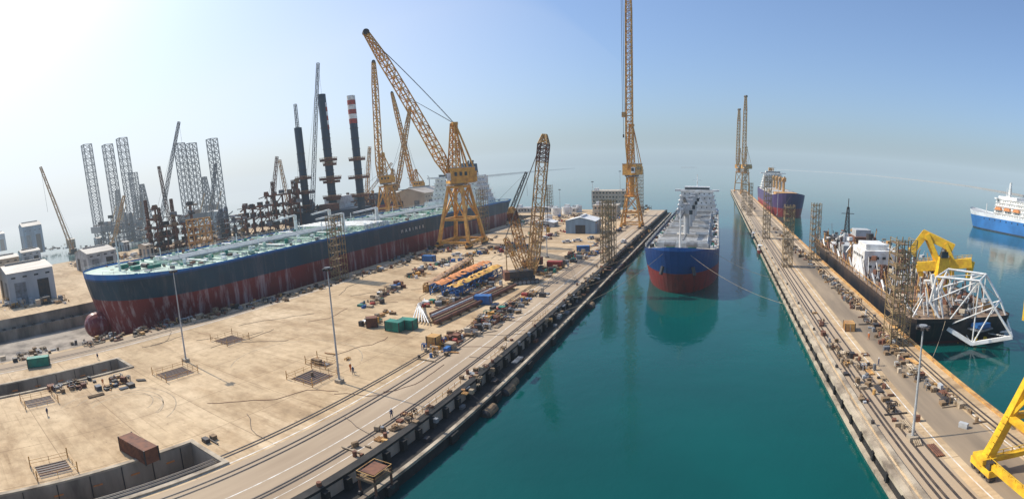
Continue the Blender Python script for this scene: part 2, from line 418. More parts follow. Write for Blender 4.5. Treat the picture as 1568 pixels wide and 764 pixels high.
mb.done()

def text(body,loc,size,rotz,mat,name):
    cu=bpy.data.curves.new(name,'FONT'); cu.body=body; cu.size=size; cu.extrude=.03; cu.space_character=1.5
    o=bpy.data.objects.new(name,cu); o.location=loc; o.rotation_euler=(math.pi/2,0,rotz); cu.materials.append(mat); sc.collection.objects.link(o); return o
t1=text('M A R I N E R',(XC+28.62,YB+150,10.4),2.4,math.pi/2,white,'ship_name_lettering')

bulk_h=hullmat('bulk_carrier_hull_paint',[(-12,(.30,.035,.028)),(3.4,(.010,.055,.20)),(11.6,(.02,.12,.40))],(.07,.03,.03),.5,below=3.2)
mb=MB('bulk_carrier')
XB=-12.5;Y0=160
PB=hull(mb,XB,Y0,188,28,-7,9.5,bulk_h,deckr,rake=8,ed=25,ek=42,sheer=3.6,bulw=1.0,ns=44,nz=14)
zd=8.5
for k in range(5):
    y=Y0+27+k*25.5
    mb.bx(XB-9.8,y,zd,XB+9.8,y+19,zd+1.8,lgrey); mb.bx(XB-9.4,y+.4,zd+1.8,XB+9.4,y+9.4,zd+2.7,white); mb.bx(XB-9.4,y+9.7,zd+1.8,XB+9.4,y+18.6,zd+2.6,deckr)
    for j in range(6): mb.bx(XB-9.2,y+.9+j*3,zd+2.7,XB+9.2,y+1.2+j*3,zd+2.95,grey)
    mb.bx(XB-.2,y+.6,zd+2.96,XB+.2,y+18.4,zd+3.05,grey)
    for s in (-1,1):
        for j in range(6): mb.box((XB+s*10.2,y+1.5+3.2*j,zd+.9),(.6,.35,1.7),lgrey)
        mb.bx(XB+s*8.2-1.0,y+19.6,zd,XB+s*8.2+1.0,y+21.6,zd+2.2,(ochre,rust,lgrey,white,lgrey)[k])
for k in range(4):
    y=Y0+49.2+k*25.5
    mb.cyl((XB,y,zd),(XB,y,zd+11),1.3,lgrey,1.1,n=12); mb.box((XB,y,zd+13),(3.2,3.4,4.4),lgrey,top=.85); mb.box((XB+1.9,y-1,zd+11.6),(1.4,1.8,1.8),glass)
    mb.lattice((XB-1.5,y-2,zd+12),(XB-1.5,y-19,zd+(11,17,14,8)[k]),1.4,.7,grey,8,.2)
    mb.beam((XB+.5,y-1,zd+15.5),(XB-1.5,y-19,zd+(11,17,14,8)[k]),.12,dark)
    mb.bx(XB-4,y-2.2,zd,XB+4,y+2.2,zd+2.4,deckr)
mb.cyl((XB,Y0+13,zd),(XB,Y0+13,zd+15),.45,white,.2); mb.beam((XB-1.8,Y0+13,zd+11),(XB+1.8,Y0+13,zd+11),.25,white)
for s in (-1,1):
    mb.cyl((XB+s*2,Y0+17,zd+3),(XB+s*6,Y0+17,zd+3),1.0,grey); mb.box((XB+s*4,Y0+20,zd+2),(3,2,2),green)
    mb.cyl((XB+s*5.1,Y0+3.4,6),(XB+s*5.7,Y0+2.4,3.4),.6,dark)
    mb.rail([(XB+s*(PB[i,14][0]-.3),PB[i,14][1],PB[i,14][2]) for i in range(8,44)],white,r=.09)
zt=superstructure(mb,XB,Y0+157,Y0+172,25,zd,5,2.9)
mb.box((XB,Y0+177,zd+13),(6,6,8),bluep,top=.9); mb.bx(XB-6,Y0+173,zd,XB+6,Y0+182,zd+9,white)
random.seed(5)
for k in range(130):
    mb.box((XB+random.choice((-1,1))*random.uniform(10.6,12.8),Y0+24+random.random()*130,zd+.5),(random.uniform(.4,1.2),random.uniform(.5,2.5),random.uniform(.5,1.4)),random.choice([white,lgrey,rust,deckr,green,dark]))
mb.done()

far_h=hullmat('moored_ship_hull_paint',[(-12,(.30,.03,.03)),(4,(.06,.03,.13))],(.1,.05,.05),.3,below=4)
mb=MB('moored_cargo_ship')
hull(mb,64,425,190,30,-7,15,far_h,deckr,rake=9,ed=22,ek=38,sheer=3,ns=26,nz=10)
for k in range(4):
    y=455+k*28; mb.bx(54,y,14,74,y+20,16.5,(ochre,lgrey,tan,lgrey)[k]); mb.cyl((64,y+24,14),(64,y+24,27),1.2,ochre); mb.box((64,y+24,28),(4,4,4),ochre); mb.beam((62,y+22,28),(62,y+4,31),.9,ochre)
superstructure(mb,64,575,592,26,14,6,3); mb.box((64,598,34),(6,6,10),ochre); mb.done()

mb=MB('drydocked_tanker')
far2=hullmat('far_tanker_hull_paint',[(-12,(.30,.05,.045)),(8,(.02,.05,.10))],(.3,.15,.12),.4,below=8)
hull(mb,-372,430,270,52,-6,20,far2,deckr,rake=6,ed=28,ek=42,sheer=2,ns=24,nz=8)
superstructure(mb,-372,655,675,38,19,6,3.2); mb.box((-372,682,45),(9,8,12),navy)
for k in range(4): mb.cyl((-360,470+k*45,19),(-360,470+k*45,34),.8,white); mb.beam((-360,470+k*45,34),(-352,455+k*45,36),.7,white)
mb.done()

mb=MB('blue_and_white_ship')
bl=hullmat('blue_vessel_paint',[(-12,(.03,.03,.05)),(-3.0,(.03,.17,.45)),(8.2,(.72,.74,.75))],(.3,.3,.3),.1,below=-3)
A=G(1486,345,-4); Bp=G(1572,362,-4); ang=math.atan2(Bp.y-A.y,Bp.x-A.x)
hull(mb,0,0,150,24,-7,11.5,bl,lgrey,rake=7,ed=26,ek=36,sheer=3,ns=22,nz=8)
superstructure(mb,0,40,84,21,10,5,3.2); mb.box((0,92,26),(8,10,18),white,top=.9); mb.bx(-9,86,10,9,130,15,white)
mb.lattice((0,48,28),(0,48,42),2.4,1,white,6,.3); mb.cyl((0,20,10),(0,20,20),.4,white)
for s in (-1,1):
    for k in range(14): mb.box((s*12.02,30+k*7,6.4),(.1,1.2,1.2),glass)
    for k in range(3): mb.box((s*11,46+k*11,17.5),(2.4,8,2.6),orange,top=.7)
o=mb.done(); o.location=(A.x,A.y,0); o.rotation_euler=(0,0,ang-math.pi/2)

# ------------------------------------------------------------------ cranes
def portal_crane(name,x,y,zp,zh,zt,bw,tw,hw,tip,bo,mat=yellow,rope=None,hh=6,boomr=.34,matb=None,nb=18,extra=False):
    mb=MB(name); matb=matb or mat
    tip=Vector(tip); c=Vector((x,y,0)); dr=Vector((tip.x-x,tip.y-y,0)); dr=dr.normalized() if dr.length>.5 else Vector((0,-1,0))
    sd=Vector((-dr.y,dr.x,0)); Z=Vector((0,0,1))
    cs=((-1,-1),(1,-1),(1,1),(-1,1)); lw=max(.9,bw*.16)
    for i,(a,b) in enumerate(cs):
        p=c+Vector((a*bw,b*bw,2)); q=c+Vector((a*tw,b*tw,zp))
        mb.beam(p,q,lw*1.25,mat,w2=lw*.8)
        mb.box((p.x,p.y,1.5),(1.3,bw*.75,1.1),mat)
        for k in (-1,-.35,.35,1): mb.cyl((p.x-.5,p.y+k*bw*.3,.55),(p.x+.5,p.y+k*bw*.3,.55),.5,dark,n=10)
        a2,b2=cs[(i+1)%4]
        for h in (.03,.42,.98):
            e=bw+(tw-bw)*h; mb.beam(c+Vector((a*e,b*e,2+(zp-2)*h)),c+Vector((a2*e,b2*e,2+(zp-2)*h)),lw*.8,mat)
        e1=bw+(tw-bw)*.42
        mb.beam(c+Vector((a*e1,b*e1,2+(zp-2)*.42)),c+Vector((a2*tw,b2*tw,zp)),lw*.45,mat)
        mb.beam(c+Vector((a2*e1,b2*e1,2+(zp-2)*.42)),c+Vector((a*tw,b*tw,zp)),lw*.45,mat)
        mb.rail([c+Vector((a*(tw+1),b*(tw+1),zp)),c+Vector((a2*(tw+1),b2*(tw+1),zp))],mat,r=.1)
        if extra:
            mb.rail([c+Vector((a*bw,b*bw,2.6)),c+Vector((a2*bw,b2*bw,2.6))],mat,r=.08,step=1.4)
            mb.box(p+Vector((0,0,1.0)),(2.2,2.6,.8),mat); mb.box(p+Vector((0,-1.7,.6)),(1.1,1.0,1.4),dark)
            for st in range(9):
                u=p+(q-p)*(st/9*.5); mb.beam(u+Vector((-.9,-.5,0)),u+Vector((-.9,.3,0)),.08,mat)
    mb.bx(x-tw-1,y-tw-1,zp-.3,x+tw+1,y+tw+1,zp,mat)
    if zh-zp>5: mb.lattice(c+Z*zp,c+Z*zh,tw*1.9,tw*1.7,mat,max(2,int((zh-zp)/(tw*1.6))),lw*.4)
    mb.cyl(c+Z*(zp),c+Z*zh,tw*.55,mat,n=12)
    ang=math.atan2(dr.y,dr.x)
    hc=c-dr*hw*.25
    mb.cyl(c+Z*(zh-1),c+Z*zh,hw*.9,grey,n=14)
    mb.box(hc+Z*(zh+hh/2),(hw*2.4,hw*1.8,hh),mat,rz=ang); mb.box(hc-dr*hw*1.0+Z*(zh+hh*.4),(hw*.7,hw*1.9,hh*.7),matb,rz=ang)
    mb.box(hc+Z*(zh+hh+.15),(hw*2.5,hw*1.9,.3),lgrey,rz=ang)
    for k in range(4): mb.box(hc+sd*hw*.91+dr*(k-1.5)*hw*.5+Z*(zh+hh*.6),(hw*.25,.15,hh*.25),glass,rz=ang); mb.box(hc-sd*hw*.91+dr*(k-1.5)*hw*.5+Z*(zh+hh*.6),(hw*.25,.15,hh*.25),glass,rz=ang)
    mb.box(c+dr*hw*1.15+sd*hw*.6+Z*(zh+hh*.45),(hw*.4,hw*.4,hh*.5),white,rz=ang); mb.box(c+dr*hw*1.36+sd*hw*.6+Z*(zh+hh*.5),(.1,hw*.34,hh*.3),glass,rz=ang)
    top=c+Z*zt; pv=c+dr*hw*.8+Z*(zh+hh*.5)
    mb.lattice(c+dr*hw*.3+Z*(zh+hh),top+dr*.4,hw*.9,hw*.45,mat,max(3,int((zt-zh-hh)/(hw*.7))),lw*.24)
    for s in (-1,1):
        mb.beam(top+sd*s*hw*.2,hc-dr*hw*1.1+sd*s*hw*.8+Z*(zh+hh),lw*.5,mat)
        mb.beam(top+sd*s*hw*.2,hc-dr*hw*.2+sd*s*hw*.8+Z*(zh+hh),lw*.35,mat)
        mb.cyl(top+sd*s*.5,tip+sd*s*.3-(tip-pv)*.04,.11,dark,n=4,caps=False)
        mb.cyl(top+sd*s*.5,pv+(tip-pv)*.55,.09,dark,n=4,caps=False)
    mb.box(top,(hw*.5,hw*.6,1.5),mat,rz=ang)
    m1=pv+(tip-pv)*.12; m2=pv+(tip-pv)*.8
    mb.lattice(pv,m1,bo*.5,bo,matb,3,boomr); mb.lattice(m1,m2,bo,bo*.85,matb,nb,boomr,cross=False); mb.lattice(m2,tip,bo*.85,bo*.45,matb,5,boomr)
    mb.cyl(tip+sd*bo*.4,tip-sd*bo*.4,bo*.35,dark,n=12)
    return mb.done()
B1=G(708,376); r1=hd(B1)
portal_crane('portal_crane',B1.x,B1.y,R(708,284,r1).z,R(708,280,r1).z,R(690,190,r1).z,9,4,5.5,R(560,50,r1-10),4.6,yellow,None,hh=8,boomr=.34,nb=17,extra=True)
B2=G(968,348); r2=hd(B2)
portal_crane('portal_crane',B2.x,B2.y,R(968,300,r2).z,R(968,268,r2).z,R(970,192,r2).z,6,3.3,5,R(962,-40,r2-3),4.0,yellow,None,hh=7,boomr=.36,nb=24)
mb=MB('hoist_rope'); a=R(952,-30,r2-6); b=R(952,172,r2-6); b=Vector((a.x,a.y,b.z))
for s in (-.5,.5): mb.cyl((a.x+s,a.y,a.z),(b.x+s,b.y,b.z),.14,dark,n=4)
mb.box((b.x,b.y,b.z-1.6),(1.8,1.6,3.2),ochre); mb.cyl((b.x,b.y,b.z-3),(b.x,b.y,b.z-14),.13,dark,n=4); mb.cyl((b.x,b.y,b.z-14),(b.x,b.y,b.z-16),.5,dark); mb.done()
r3=400; p3=R(592,300,r3)
portal_crane('portal_crane',p3.x,p3.y,R(592,285,r3).z,R(592,280,r3).z,R(588,235,r3).z,7,3.4,5,R(572,95,r3),4.0,yellow,None,boomr=.42,nb=14)
r4=520; p4=R(640,300,r4)
portal_crane('portal_crane',p4.x,p4.y,22,26,44,7,3.4,5,R(600,142,r4),3.6,yellow,None,boomr=.5,nb=12)
p5=R(604,300,480)
portal_crane('portal_crane',p5.x,p5.y,22,26,46,6,3,4.5,R(628,165,480),3.4,ochre,None,boomr=.45,nb=12)
for px,tp in ((1131,168),(1141,148)):
    pr=760 if px<1140 else 700; q=R(px,285,pr)
    portal_crane('portal_crane',q.x,q.y,30,36,66,6,4.4,5,R(px+1,tp,pr-3),5,yellow,None,boomr=.7,nb=14)
portal_crane('portal_crane',40.5,44.0,21,24,52,6.4,2.2,3.6,(60,20,90),3,brightyellow,None,extra=True)
def crawler_crane(name,px,row,tip,mat,w=2.6,r=.3):
    b=G(px,row)
    mb=MB(name); tip=Vector(tip)
    dr=Vector((tip.x-b.x,tip.y-b.y,0)); dr=dr.normalized() if dr.length>1 else Vector((1,0,0)); sd=Vector((-dr.y,dr.x,0)); ang=math.atan2(dr.y,dr.x); Z=Vector((0,0,1))
    for s in (-1,1):
        mb.box(b+sd*s*3+Z*.8,(9,1.3,1.5),dark,rz=ang)
        for k in range(6): mb.cyl(b+sd*s*2.3+dr*(k-2.5)*1.5+Z*.7,b+sd*s*3.7+dr*(k-2.5)*1.5+Z*.7,.65,grey,n=8)
    mb.cyl(b+Z*1.2,b+Z*2,1.8,grey,n=12); mb.box(b-dr*1.5+Z*3.2,(9,4,2.4),dark,rz=ang); mb.box(b-dr*6.3+Z*3,(1.8,4.6,3),rust,rz=ang)
    mb.box(b+dr*3+sd*2.4+Z*3.2,(2.4,1.5,2.4),mat,rz=ang); mb.box(b+dr*4.22+sd*2.4+Z*3.5,(.1,1.3,1.4),glass,rz=ang)
    pv=b+dr*3+Z*2.6; top=b-dr*6+Z*16
    mb.lattice(pv,pv+(tip-pv)*.1,w*.4,w,mat,2,r); mb.lattice(pv+(tip-pv)*.1,pv+(tip-pv)*.8,w,w,mat,int((tip-pv).length/w/1.3),r,cross=False); mb.lattice(pv+(tip-pv)*.8,pv+(tip-pv)*.93,w,w,rust,4,r); mb.lattice(pv+(tip-pv)*.93,tip,w,w*.4,mat,3,r)
    mb.lattice(b-dr*1+Z*4,top,w*.7,w*.4,mat,6,r*.7,cross=False); mb.beam(top,b-dr*6+Z*4,.25,mat)
    for s in (-.6,.6): mb.cyl(top+sd*s,tip+sd*s*.4,.09,dark,n=4)
    mb.cyl(tip,(tip.x,tip.y,tip.z*.35),.1,dark,n=4); mb.box((tip.x,tip.y,tip.z*.35),(1,1,1.8),yellow)
    return mb.done()
q=G(803,430)
crawler_crane('crawler_crane',803,432,R(834,206,hd(q)),ochre,w=3.2,r=.22)
q2=G(812,420)
crawler_crane('crawler_crane',812,415,R(782,318,hd(q2)-6),ochre,w=2.6,r=.2)
for (px,row,tx,ty,mt) in ((478,352,487,97,grey),(106,352,62,256,ochre),(240,352,274,187,grey),(262,350,243,255,rust),(415,338,424,240,rust),(780,338,806,264,dark),(447,345,428,245,ochre),(170,352,190,300,ochre),(320,345,330,250,grey),(560,325,566,225,ochre),(470,350,452,160,grey),(538,335,600,250,ochre)):
    rr=min(hd(G(px,row)),520)
    pb=R(px,row,rr)
    base=Vector((pb.x,pb.y,0)); tip=R(tx,ty,rr)
    mb=MB('lattice_crane'); Z=Vector((0,0,1))
    mb.box(base+Z*1.2,(9,8,2),dark); mb.box(base+Z*4,(9,5,4),mt); mb.box(base+Z*4+Vector((5,0,0)),(2,6,4),dark)
    wv=max(2.2,rr/764*5)
    mb.lattice(base+Z*4,tip,wv,wv*.6,mt,int((tip-base).length/wv/1.3),rr/764*.5,cross=False)
    bk=base+Vector((8 if tip.x<base.x else -8,0,16)); mb.beam(base+Z*5,bk,.6,mt); mb.cyl(bk,tip,rr/764*.18,dark,n=4); mb.cyl(bk,base+Vector((bk.x-base.x,0,5)),.3,mt,n=4)
    mb.cyl(tip,(tip.x,tip.y,tip.z*.5),rr/764*.18,dark,n=4)
    mb.done()

# ------------------------------------------------------------------ jack-up rigs and towers
def leg(mb,px,top,rr,w,mat=grey,tri=False,base=0,bays=None):
    q=R(px,top,rr); b=Vector((q.x,q.y,base)); mb.lattice(b,q,w,w,mat,bays or int((q.z-base)/w/.8),w*.06)
def rig(pxs,top_rows,rr,w,zdeck):
    mb=MB('jackup_rig')
    pts=[]
    for px,t in zip(pxs,top_rows):
        leg(mb,px,t,rr,w,grey,base=-4); pts.append(R(px,t,rr))
    cx=sum(p.x for p in pts)/len(pts); cy=sum(p.y for p in pts)/len(pts)
    sp=max((pts[0]-p).xy.length for p in pts)
    mb.box((cx-5,cy,zdeck),(sp*.9,sp*1.25,9),navy); mb.box((cx-5,cy+sp*.4,zdeck+9),(sp*.4,sp*.3,9),lgrey); mb.box((cx,cy-sp*.3,zdeck+7),(sp*.3,sp*.2,5),rust)
    mb.lattice((cx+8,cy+4,zdeck+6),(cx+8,cy+4,zdeck+52),11,4,grey,8,.7)
    for k in range(3): mb.beam((cx+sp*.3,cy+sp*(.3*k-.3),zdeck+5),(cx+sp*.3+4,cy+sp*(.3*k-.1),zdeck+30),1.2,ochre)
    mb.done()
rig((132,164,186),(222,222,212),720,12,14)
rig((274,292,324),(220,220,213),680,11,14)
rig((203,214),(265,300),640,9,14)
mb=MB('liftboat_with_tubular_legs')
base=[]
for px,top,w,st in ((462,196,8.5,0),(500,145,9,0),(503,158,7,1),(545,147,8.5,1)):
    q=R(px-(8 if top<190 else 6),top,440); b=Vector((q.x,q.y,0)); base.append(b)
    n=14
    mb.cyl(b,(b.x,b.y,q.z),w/2*.8,navy,n=14)
    if st:
        hh=q.z*.22
        for k in range(6):
            mb.cyl((b.x,b.y,q.z-hh+hh*k/6),(b.x,b.y,q.z-hh+hh*(k+1)/6),w/2*.85,(redp,white)[k%2],n=14)
    for k in range(9): mb.cyl((b.x,b.y,q.z*(.1+.08*k)),(b.x,b.y,q.z*(.1+.08*k)+.5),w/2*.9,dark,n=14)
    for zz,ww in ((q.z*.5,1.5),(q.z*.36,1.9),(q.z*.22,1.6)):
        mb.box((b.x,b.y,zz),(w*ww*.8,w*ww*.8,2.2),rust); mb.rail([(b.x-w*ww*.4,b.y-w*ww*.4,zz+1),(b.x+w*ww*.4,b.y-w*ww*.4,zz+1),(b.x+w*ww*.4,b.y+w*ww*.4,zz+1)],ochre,r=.25)
cx=sum(b.x for b in base)/4; cy=sum(b.y for b in base)/4
mb.box((cx-5,cy,10),(46,60,10),navy); mb.box((cx-10,cy+18,20),(20,18,12),white); mb.box((cx+6,cy-12,18),(14,10,6),rust); mb.done()

def module(name,px0,px1,row0,row1,rr,mats,seed,depth=30,nj=90):
    random.seed(seed); mb=MB(name)
    a=R(px0,row0,rr);b=R(px1,row0,rr); top=R((px0+px1)/2,row1,rr).z
    u=Vector((b.x-a.x,b.y-a.y,0)); L=u.length; u.normalize(); w=Vector((-u.y,u.x,0)); o=Vector((a.x,a.y,0))
    nl=5; nb=max(4,int(L/6)); dz=top/nl
    prof=[random.choice((3,4,4,5,5)) if nj else nl for i in range(nb+1)]
    for i in range(nb+1):
        hb=prof[i]
        for k in range(hb+1):
            mb.beam(o+u*L*i/nb+Vector((0,0,dz*k)),o+u*L*i/nb+w*depth+Vector((0,0,dz*k)),.45,mats[0])
            if k<hb:
                for j in (0,1,2):
                    p=o+u*L*i/nb+w*depth*j/2+Vector((0,0,dz*k)); mb.beam(p,p+Vector((0,0,dz)),.65,mats[0])
            if i<nb and k<=min(hb,prof[i+1]):
                for j in (0,1,2):
                    p=o+u*L*i/nb+w*depth*j/2+Vector((0,0,dz*k))
                    mb.beam(p,p+u*L/nb,.55,mats[0])
                    if random.random()<.5 and k<hb: mb.beam(p,p+u*L/nb+Vector((0,0,dz)),.4,mats[0])
    for k in range(nj):
        i=random.randrange(nb+1); t=i/nb; lv=random.randint(0,prof[i]); hz=lv*dz
        p=o+u*t*L+w*random.random()*depth+Vector((0,0,hz))
        if random.random()<.6:
            h=random.uniform(1,4); mb.box(p+Vector((0,0,h/2)),(random.uniform(1.5,5),random.uniform(1.5,5),h),random.choice(mats),rz=random.random())
        else: 
            q=p+u*random.uniform(-9,9)+w*random.uniform(-6,6)+Vector((0,0,random.uniform(-3,1))); q.z=max(q.z,.5); mb.cyl(p,q,random.uniform(.25,.8),random.choice(mats),n=6)
    if nj:
        for k in range(3):
            p=o+u*random.random()*L+w*depth*.5; mb.lattice(p,p+Vector((0,0,top*random.uniform(1.0,1.25))),2.6,1.6,mats[0],10,.35)
    mb.done()
module('offshore_platform_module',230,300,374,318,380,[rust,dark,grey,rust,wood],1,nj=230)
module('offshore_platform_module',376,462,342,284,420,[rust,rust,grey,dark,wood],2,nj=330)
module('offshore_platform_module',462,500,345,315,430,[rust,grey,dark],3,20)
module('gantry_frame',288,325,362,335,330,[ochre,ochre,ochre],4,8,nj=0)
module('offshore_platform_module',155,215,352,332,560,[grey,dark,rust,grey],8,30)
module('offshore_platform_module',520,575,330,300,460,[rust,grey,ochre,white],12,24)
module('offshore_platform_module',322,372,345,325,440,[grey,rust,ochre,white],14,24)

def stair_tower(px,row,top,w,mat=scaf):
    b=G(px,row); t=R(px,top,hd(b)); mb=MB('scaffold_stair_tower'); n=max(4,int(t.z/2.6)); x,y=b.x,b.y
    wy=w*1.15
    for i in range(n+1):
        z=t.z*i/n
        mb.bx(x-w/2,y-wy/2,z,x+w/2,y-wy/2+.12,z+.18,mat); mb.bx(x-w/2,y+wy/2-.12,z,x+w/2,y+wy/2,z+.18,mat)
        mb.bx(x-w/2,y-wy/2+.14,z+.02,x+w/2*(.1 if i%2 else -.1),y+wy/2-.14,z+.10,wood)
        for hh in (.55,1.1):
            mb.beam((x-w/2,y-wy/2,z+hh),(x+w/2,y-wy/2,z+hh),.10,mat); mb.beam((x+w/2,y-wy/2,z+hh),(x+w/2,y+wy/2,z+hh),.10,mat); mb.beam((x-w/2,y-wy/2,z+hh),(x-w/2,y+wy/2,z+hh),.10,mat)
        if i<n:
            z1=t.z*(i+1)/n; s=1 if i%2 else -1
            mb.beam((x-s*w*.4,y-wy*.2,z),(x+s*w*.4,y-wy*.2,z1),.5,wood,h=.12); mb.beam((x-s*w*.5,y-wy/2,z),(x+s*w*.5,y-wy/2,z1),.13,mat); mb.beam((x+w/2,y-s*wy/2,z),(x+w/2,y+s*wy/2,z1),.13,mat)
            mb.beam((x-w/2,y-s*wy/2,z),(x-w/2,y+s*wy/2,z1),.13,mat)
    for a in (-1,-.33,.33,1):
        for c in (-1,1): mb.beam((x+a*w/2,y+c*wy/2,0),(x+a*w/2,y+c*wy/2,t.z+1.2),.2,mat)
    mb.done()
for a in ((521,428,333,4.6),(741,357,292,5.0),(928,402,310,3.6),(937,398,310,3.2),(1173,365,272,3.8),(1205,408,318,3.8),(1246,398,315,3.8),(1371,525,372,4.6),(842,320,285,5),(981,330,262,4),(1139,322,255,4),(1148,330,282,3.6)):
    stair_tower(*a)

def mast(px,row,top,tpx=None):
    b=G(px,row); z=R(px,top,hd(b)).z; mb=MB('floodlight_mast')
    mb.box((b.x,b.y,.35),(1.4,1.4,.7),concw); mb.cyl((b.x,b.y,.7),(b.x,b.y,z),.22,lgrey,.11,n=10)
    mb.cyl((b.x,b.y,z-.2),(b.x,b.y,z+.1),.6,grey,n=12)
    for k in range(6):
        a=k*math.pi/3; mb.box((b.x+.8*math.cos(a),b.y+.8*math.sin(a),z-.3),(.5,.5,.4),dark,rz=a)
    mb.done()
mast(285,553,411); mast(520,585,408); mast(1397,672,497); mast(838,395,318); mast(908,330,278); mast(858,330,290); mast(950,330,262); mast(1190,330,268)

# ------------------------------------------------------------------ buildings
def shed(x0,y0,x1,y1,h,wall=shedw,roof=roofm,axis='y',rise=None,doors=2,name='warehouse_shed',flat=False):
    mb=MB(name); rise=rise if rise is not None else min(abs(x1-x0),abs(y1-y0))*.14
    mb.bx(x0,y0,0,x1,y1,h,wall)
    o=.5
    if axis=='y':
        xm=(x0+x1)/2
        mb.add([(x0-o,y0-o,h),(xm,y0-o,h+rise),(xm,y1+o,h+rise),(x0-o,y1+o,h)],[(0,1,2,3)],roof); mb.add([(x1+o,y0-o,h),(x1+o,y1+o,h),(xm,y1+o,h+rise),(xm,y0-o,h+rise)],[(0,1,2,3)],roof)
        for yy in (y0-.01,y1+.01): mb.add([(x0,yy,h),(x1,yy,h),(xm,yy,h+rise*.97)],[(0,1,2)],wall)
        mb.bx(xm-.7,y0+2,h+rise-.1,xm+.7,y1-2,h+rise+.8,roof)
    else:
        ym=(y0+y1)/2
        mb.add([(x0-o,y0-o,h),(x1+o,y0-o,h),(x1+o,ym,h+rise),(x0-o,ym,h+rise)],[(0,1,2,3)],roof); mb.add([(x0-o,y1+o,h),(x0-o,ym,h+rise),(x1+o,ym,h+rise),(x1+o,y1+o,h)],[(0,1,2,3)],roof)
        for xx in (x0-.01,x1+.01): mb.add([(xx,y0,h),(xx,y1,h),(xx,ym,h+rise*.97)],[(0,1,2)],wall)
        mb.bx(x0+2,ym-.7,h+rise-.1,x1-2,ym+.7,h+rise+.8,roof)
    W=y1-y0
    for k in range(doors):
        c=y0+W*(k+.5)/doors; dw=min(7,W/doors*.5); mb.bx(x1,c-dw/2,0.01,x1+.1,c+dw/2,h*.68,dark if k%2 else grey)
    W=x1-x0
    for k in range(doors):
        c=x0+W*(k+.5)/doors; dw=min(6,W/doors*.5); mb.bx(c-dw/2,y0-.1,0.01,c+dw/2,y0,h*.68,grey if k%2 else dark)
    n=int((y1-y0)/5)
    windows_y(mb,y0,y1,x1,h*.84,max(n,2),2.2,.8)
    return mb.done()
def side_shed(pl,pr,row,top,depth,**kw):
    a=G(pl,row);b=G(pr,row); x=(a.x+b.x)/2; y0,y1=min(a.y,b.y),max(a.y,b.y)
    h=R((pl+pr)/2,top,hd(Vector((x,(y0+y1)/2,0)))).z
    shed(x-depth,y0,x,y1,max(3,h),**kw)
side_shed(10,102,462,412,34,axis='y',wall=shedw,rise=3)
side_shed(-60,-2,470,400,36,axis='x',wall=tan,rise=2)
side_shed(118,208,414,384,30,axis='y',wall=lgrey)
side_shed(26,92,388,344,26,axis='y',wall=shedb,rise=5)
side_shed(28,76,408,384,16,axis='y',wall=shedw,rise=2)
side_shed(-30,46,428,396,22,axis='y',wall=tan,rise=2)
side_shed(322,366,350,322,26,axis='x',wall=lgrey,roof=white)
side_shed(300,345,362,345,18,axis='x',wall=tan)
side_shed(212,252,394,374,14,wall=tan); side_shed(-20,24,385,358,30,wall=shedb); side_shed(96,130,380,366,14,wall=tan,rise=1); side_shed(135,175,376,364,12,wall=lgrey,rise=1); side_shed(180,212,384,370,12,wall=shedw,rise=1)
def front_shed(pl,pr,row,top,depth,**kw):
    a=G(pl,row);b=G(pr,row); y=(a.y+b.y)/2; x0,x1=a.x,b.x
    h=R((pl+pr)/2,top,hd(a)).z; shed(x0,y,x1,y+depth,max(3,h),**kw)
front_shed(866,912,358,338,16,axis='y',wall=shedb,roof=white,doors=1)
front_shed(820,848,348,341,10,wall=lgrey,roof=white,doors=1)
front_shed(606,650,330,296,40,wall=tan)
front_shed(700,730,338,310,30,wall=lgrey)
def office(pl,pr,row,top,depth,fl=3.2,wall=tan):
    a=G(pl,row);b=G(pr,row); y=(a.y+b.y)/2; x0,x1=a.x,b.x; h=R((pl+pr)/2,top,hd(a)).z; mb=MB('office_building'); n=max(1,int(h/fl)); fl=h/n
    mb.bx(x0,y,0,x1,y+depth,h,wall)
    for k in range(n):
        mb.bx(x0-.3,y-.3,fl*(k+1)-.35,x1+.3,y+depth+.3,fl*(k+1)-.02,lgrey if k<n-1 else white)
        windows(mb,x0+.5,x1-.5,y,fl*k+fl*.5,int((x1-x0)/3),1.5,1.3); windows_y(mb,y+1,y+depth-1,x1,fl*k+fl*.5,int(depth/3),1.5,1.3); windows_y(mb,y+1,y+depth-1,x0,fl*k+fl*.5,int(depth/3),1.5,1.3)
    mb.bx(x0+2,y+2,h,x0+6,y+6,h+2.5,white); mb.box((x1-3,y+5,h+.8),(2.5,2,1.6),lgrey); mb.rail([(x0,y,h),(x1,y,h),(x1,y+depth,h)],white)
    mb.done()
office(906,958,318,292,22); office(908,945,332,314,14); office(860,882,326,318,12,wall=white); office(788,846,326,317,14,wall=lgrey)

for px,row,rr,h in ((852,330,4,6),(868,328,4,6),(885,324,3.5,5),(840,338,3,4)):
    b=G(px,row); mb=MB('storage_tank'); mb.cyl(b,(b.x,b.y,h),rr,white,n=20); mb.cyl((b.x,b.y,h),(b.x,b.y,h+1),rr,lgrey,.4,n=20); mb.rail([(b.x-rr,b.y-rr*.2,h),(b.x,b.y-rr,h),(b.x+rr,b.y-.2*rr,h)],grey); mb.done()

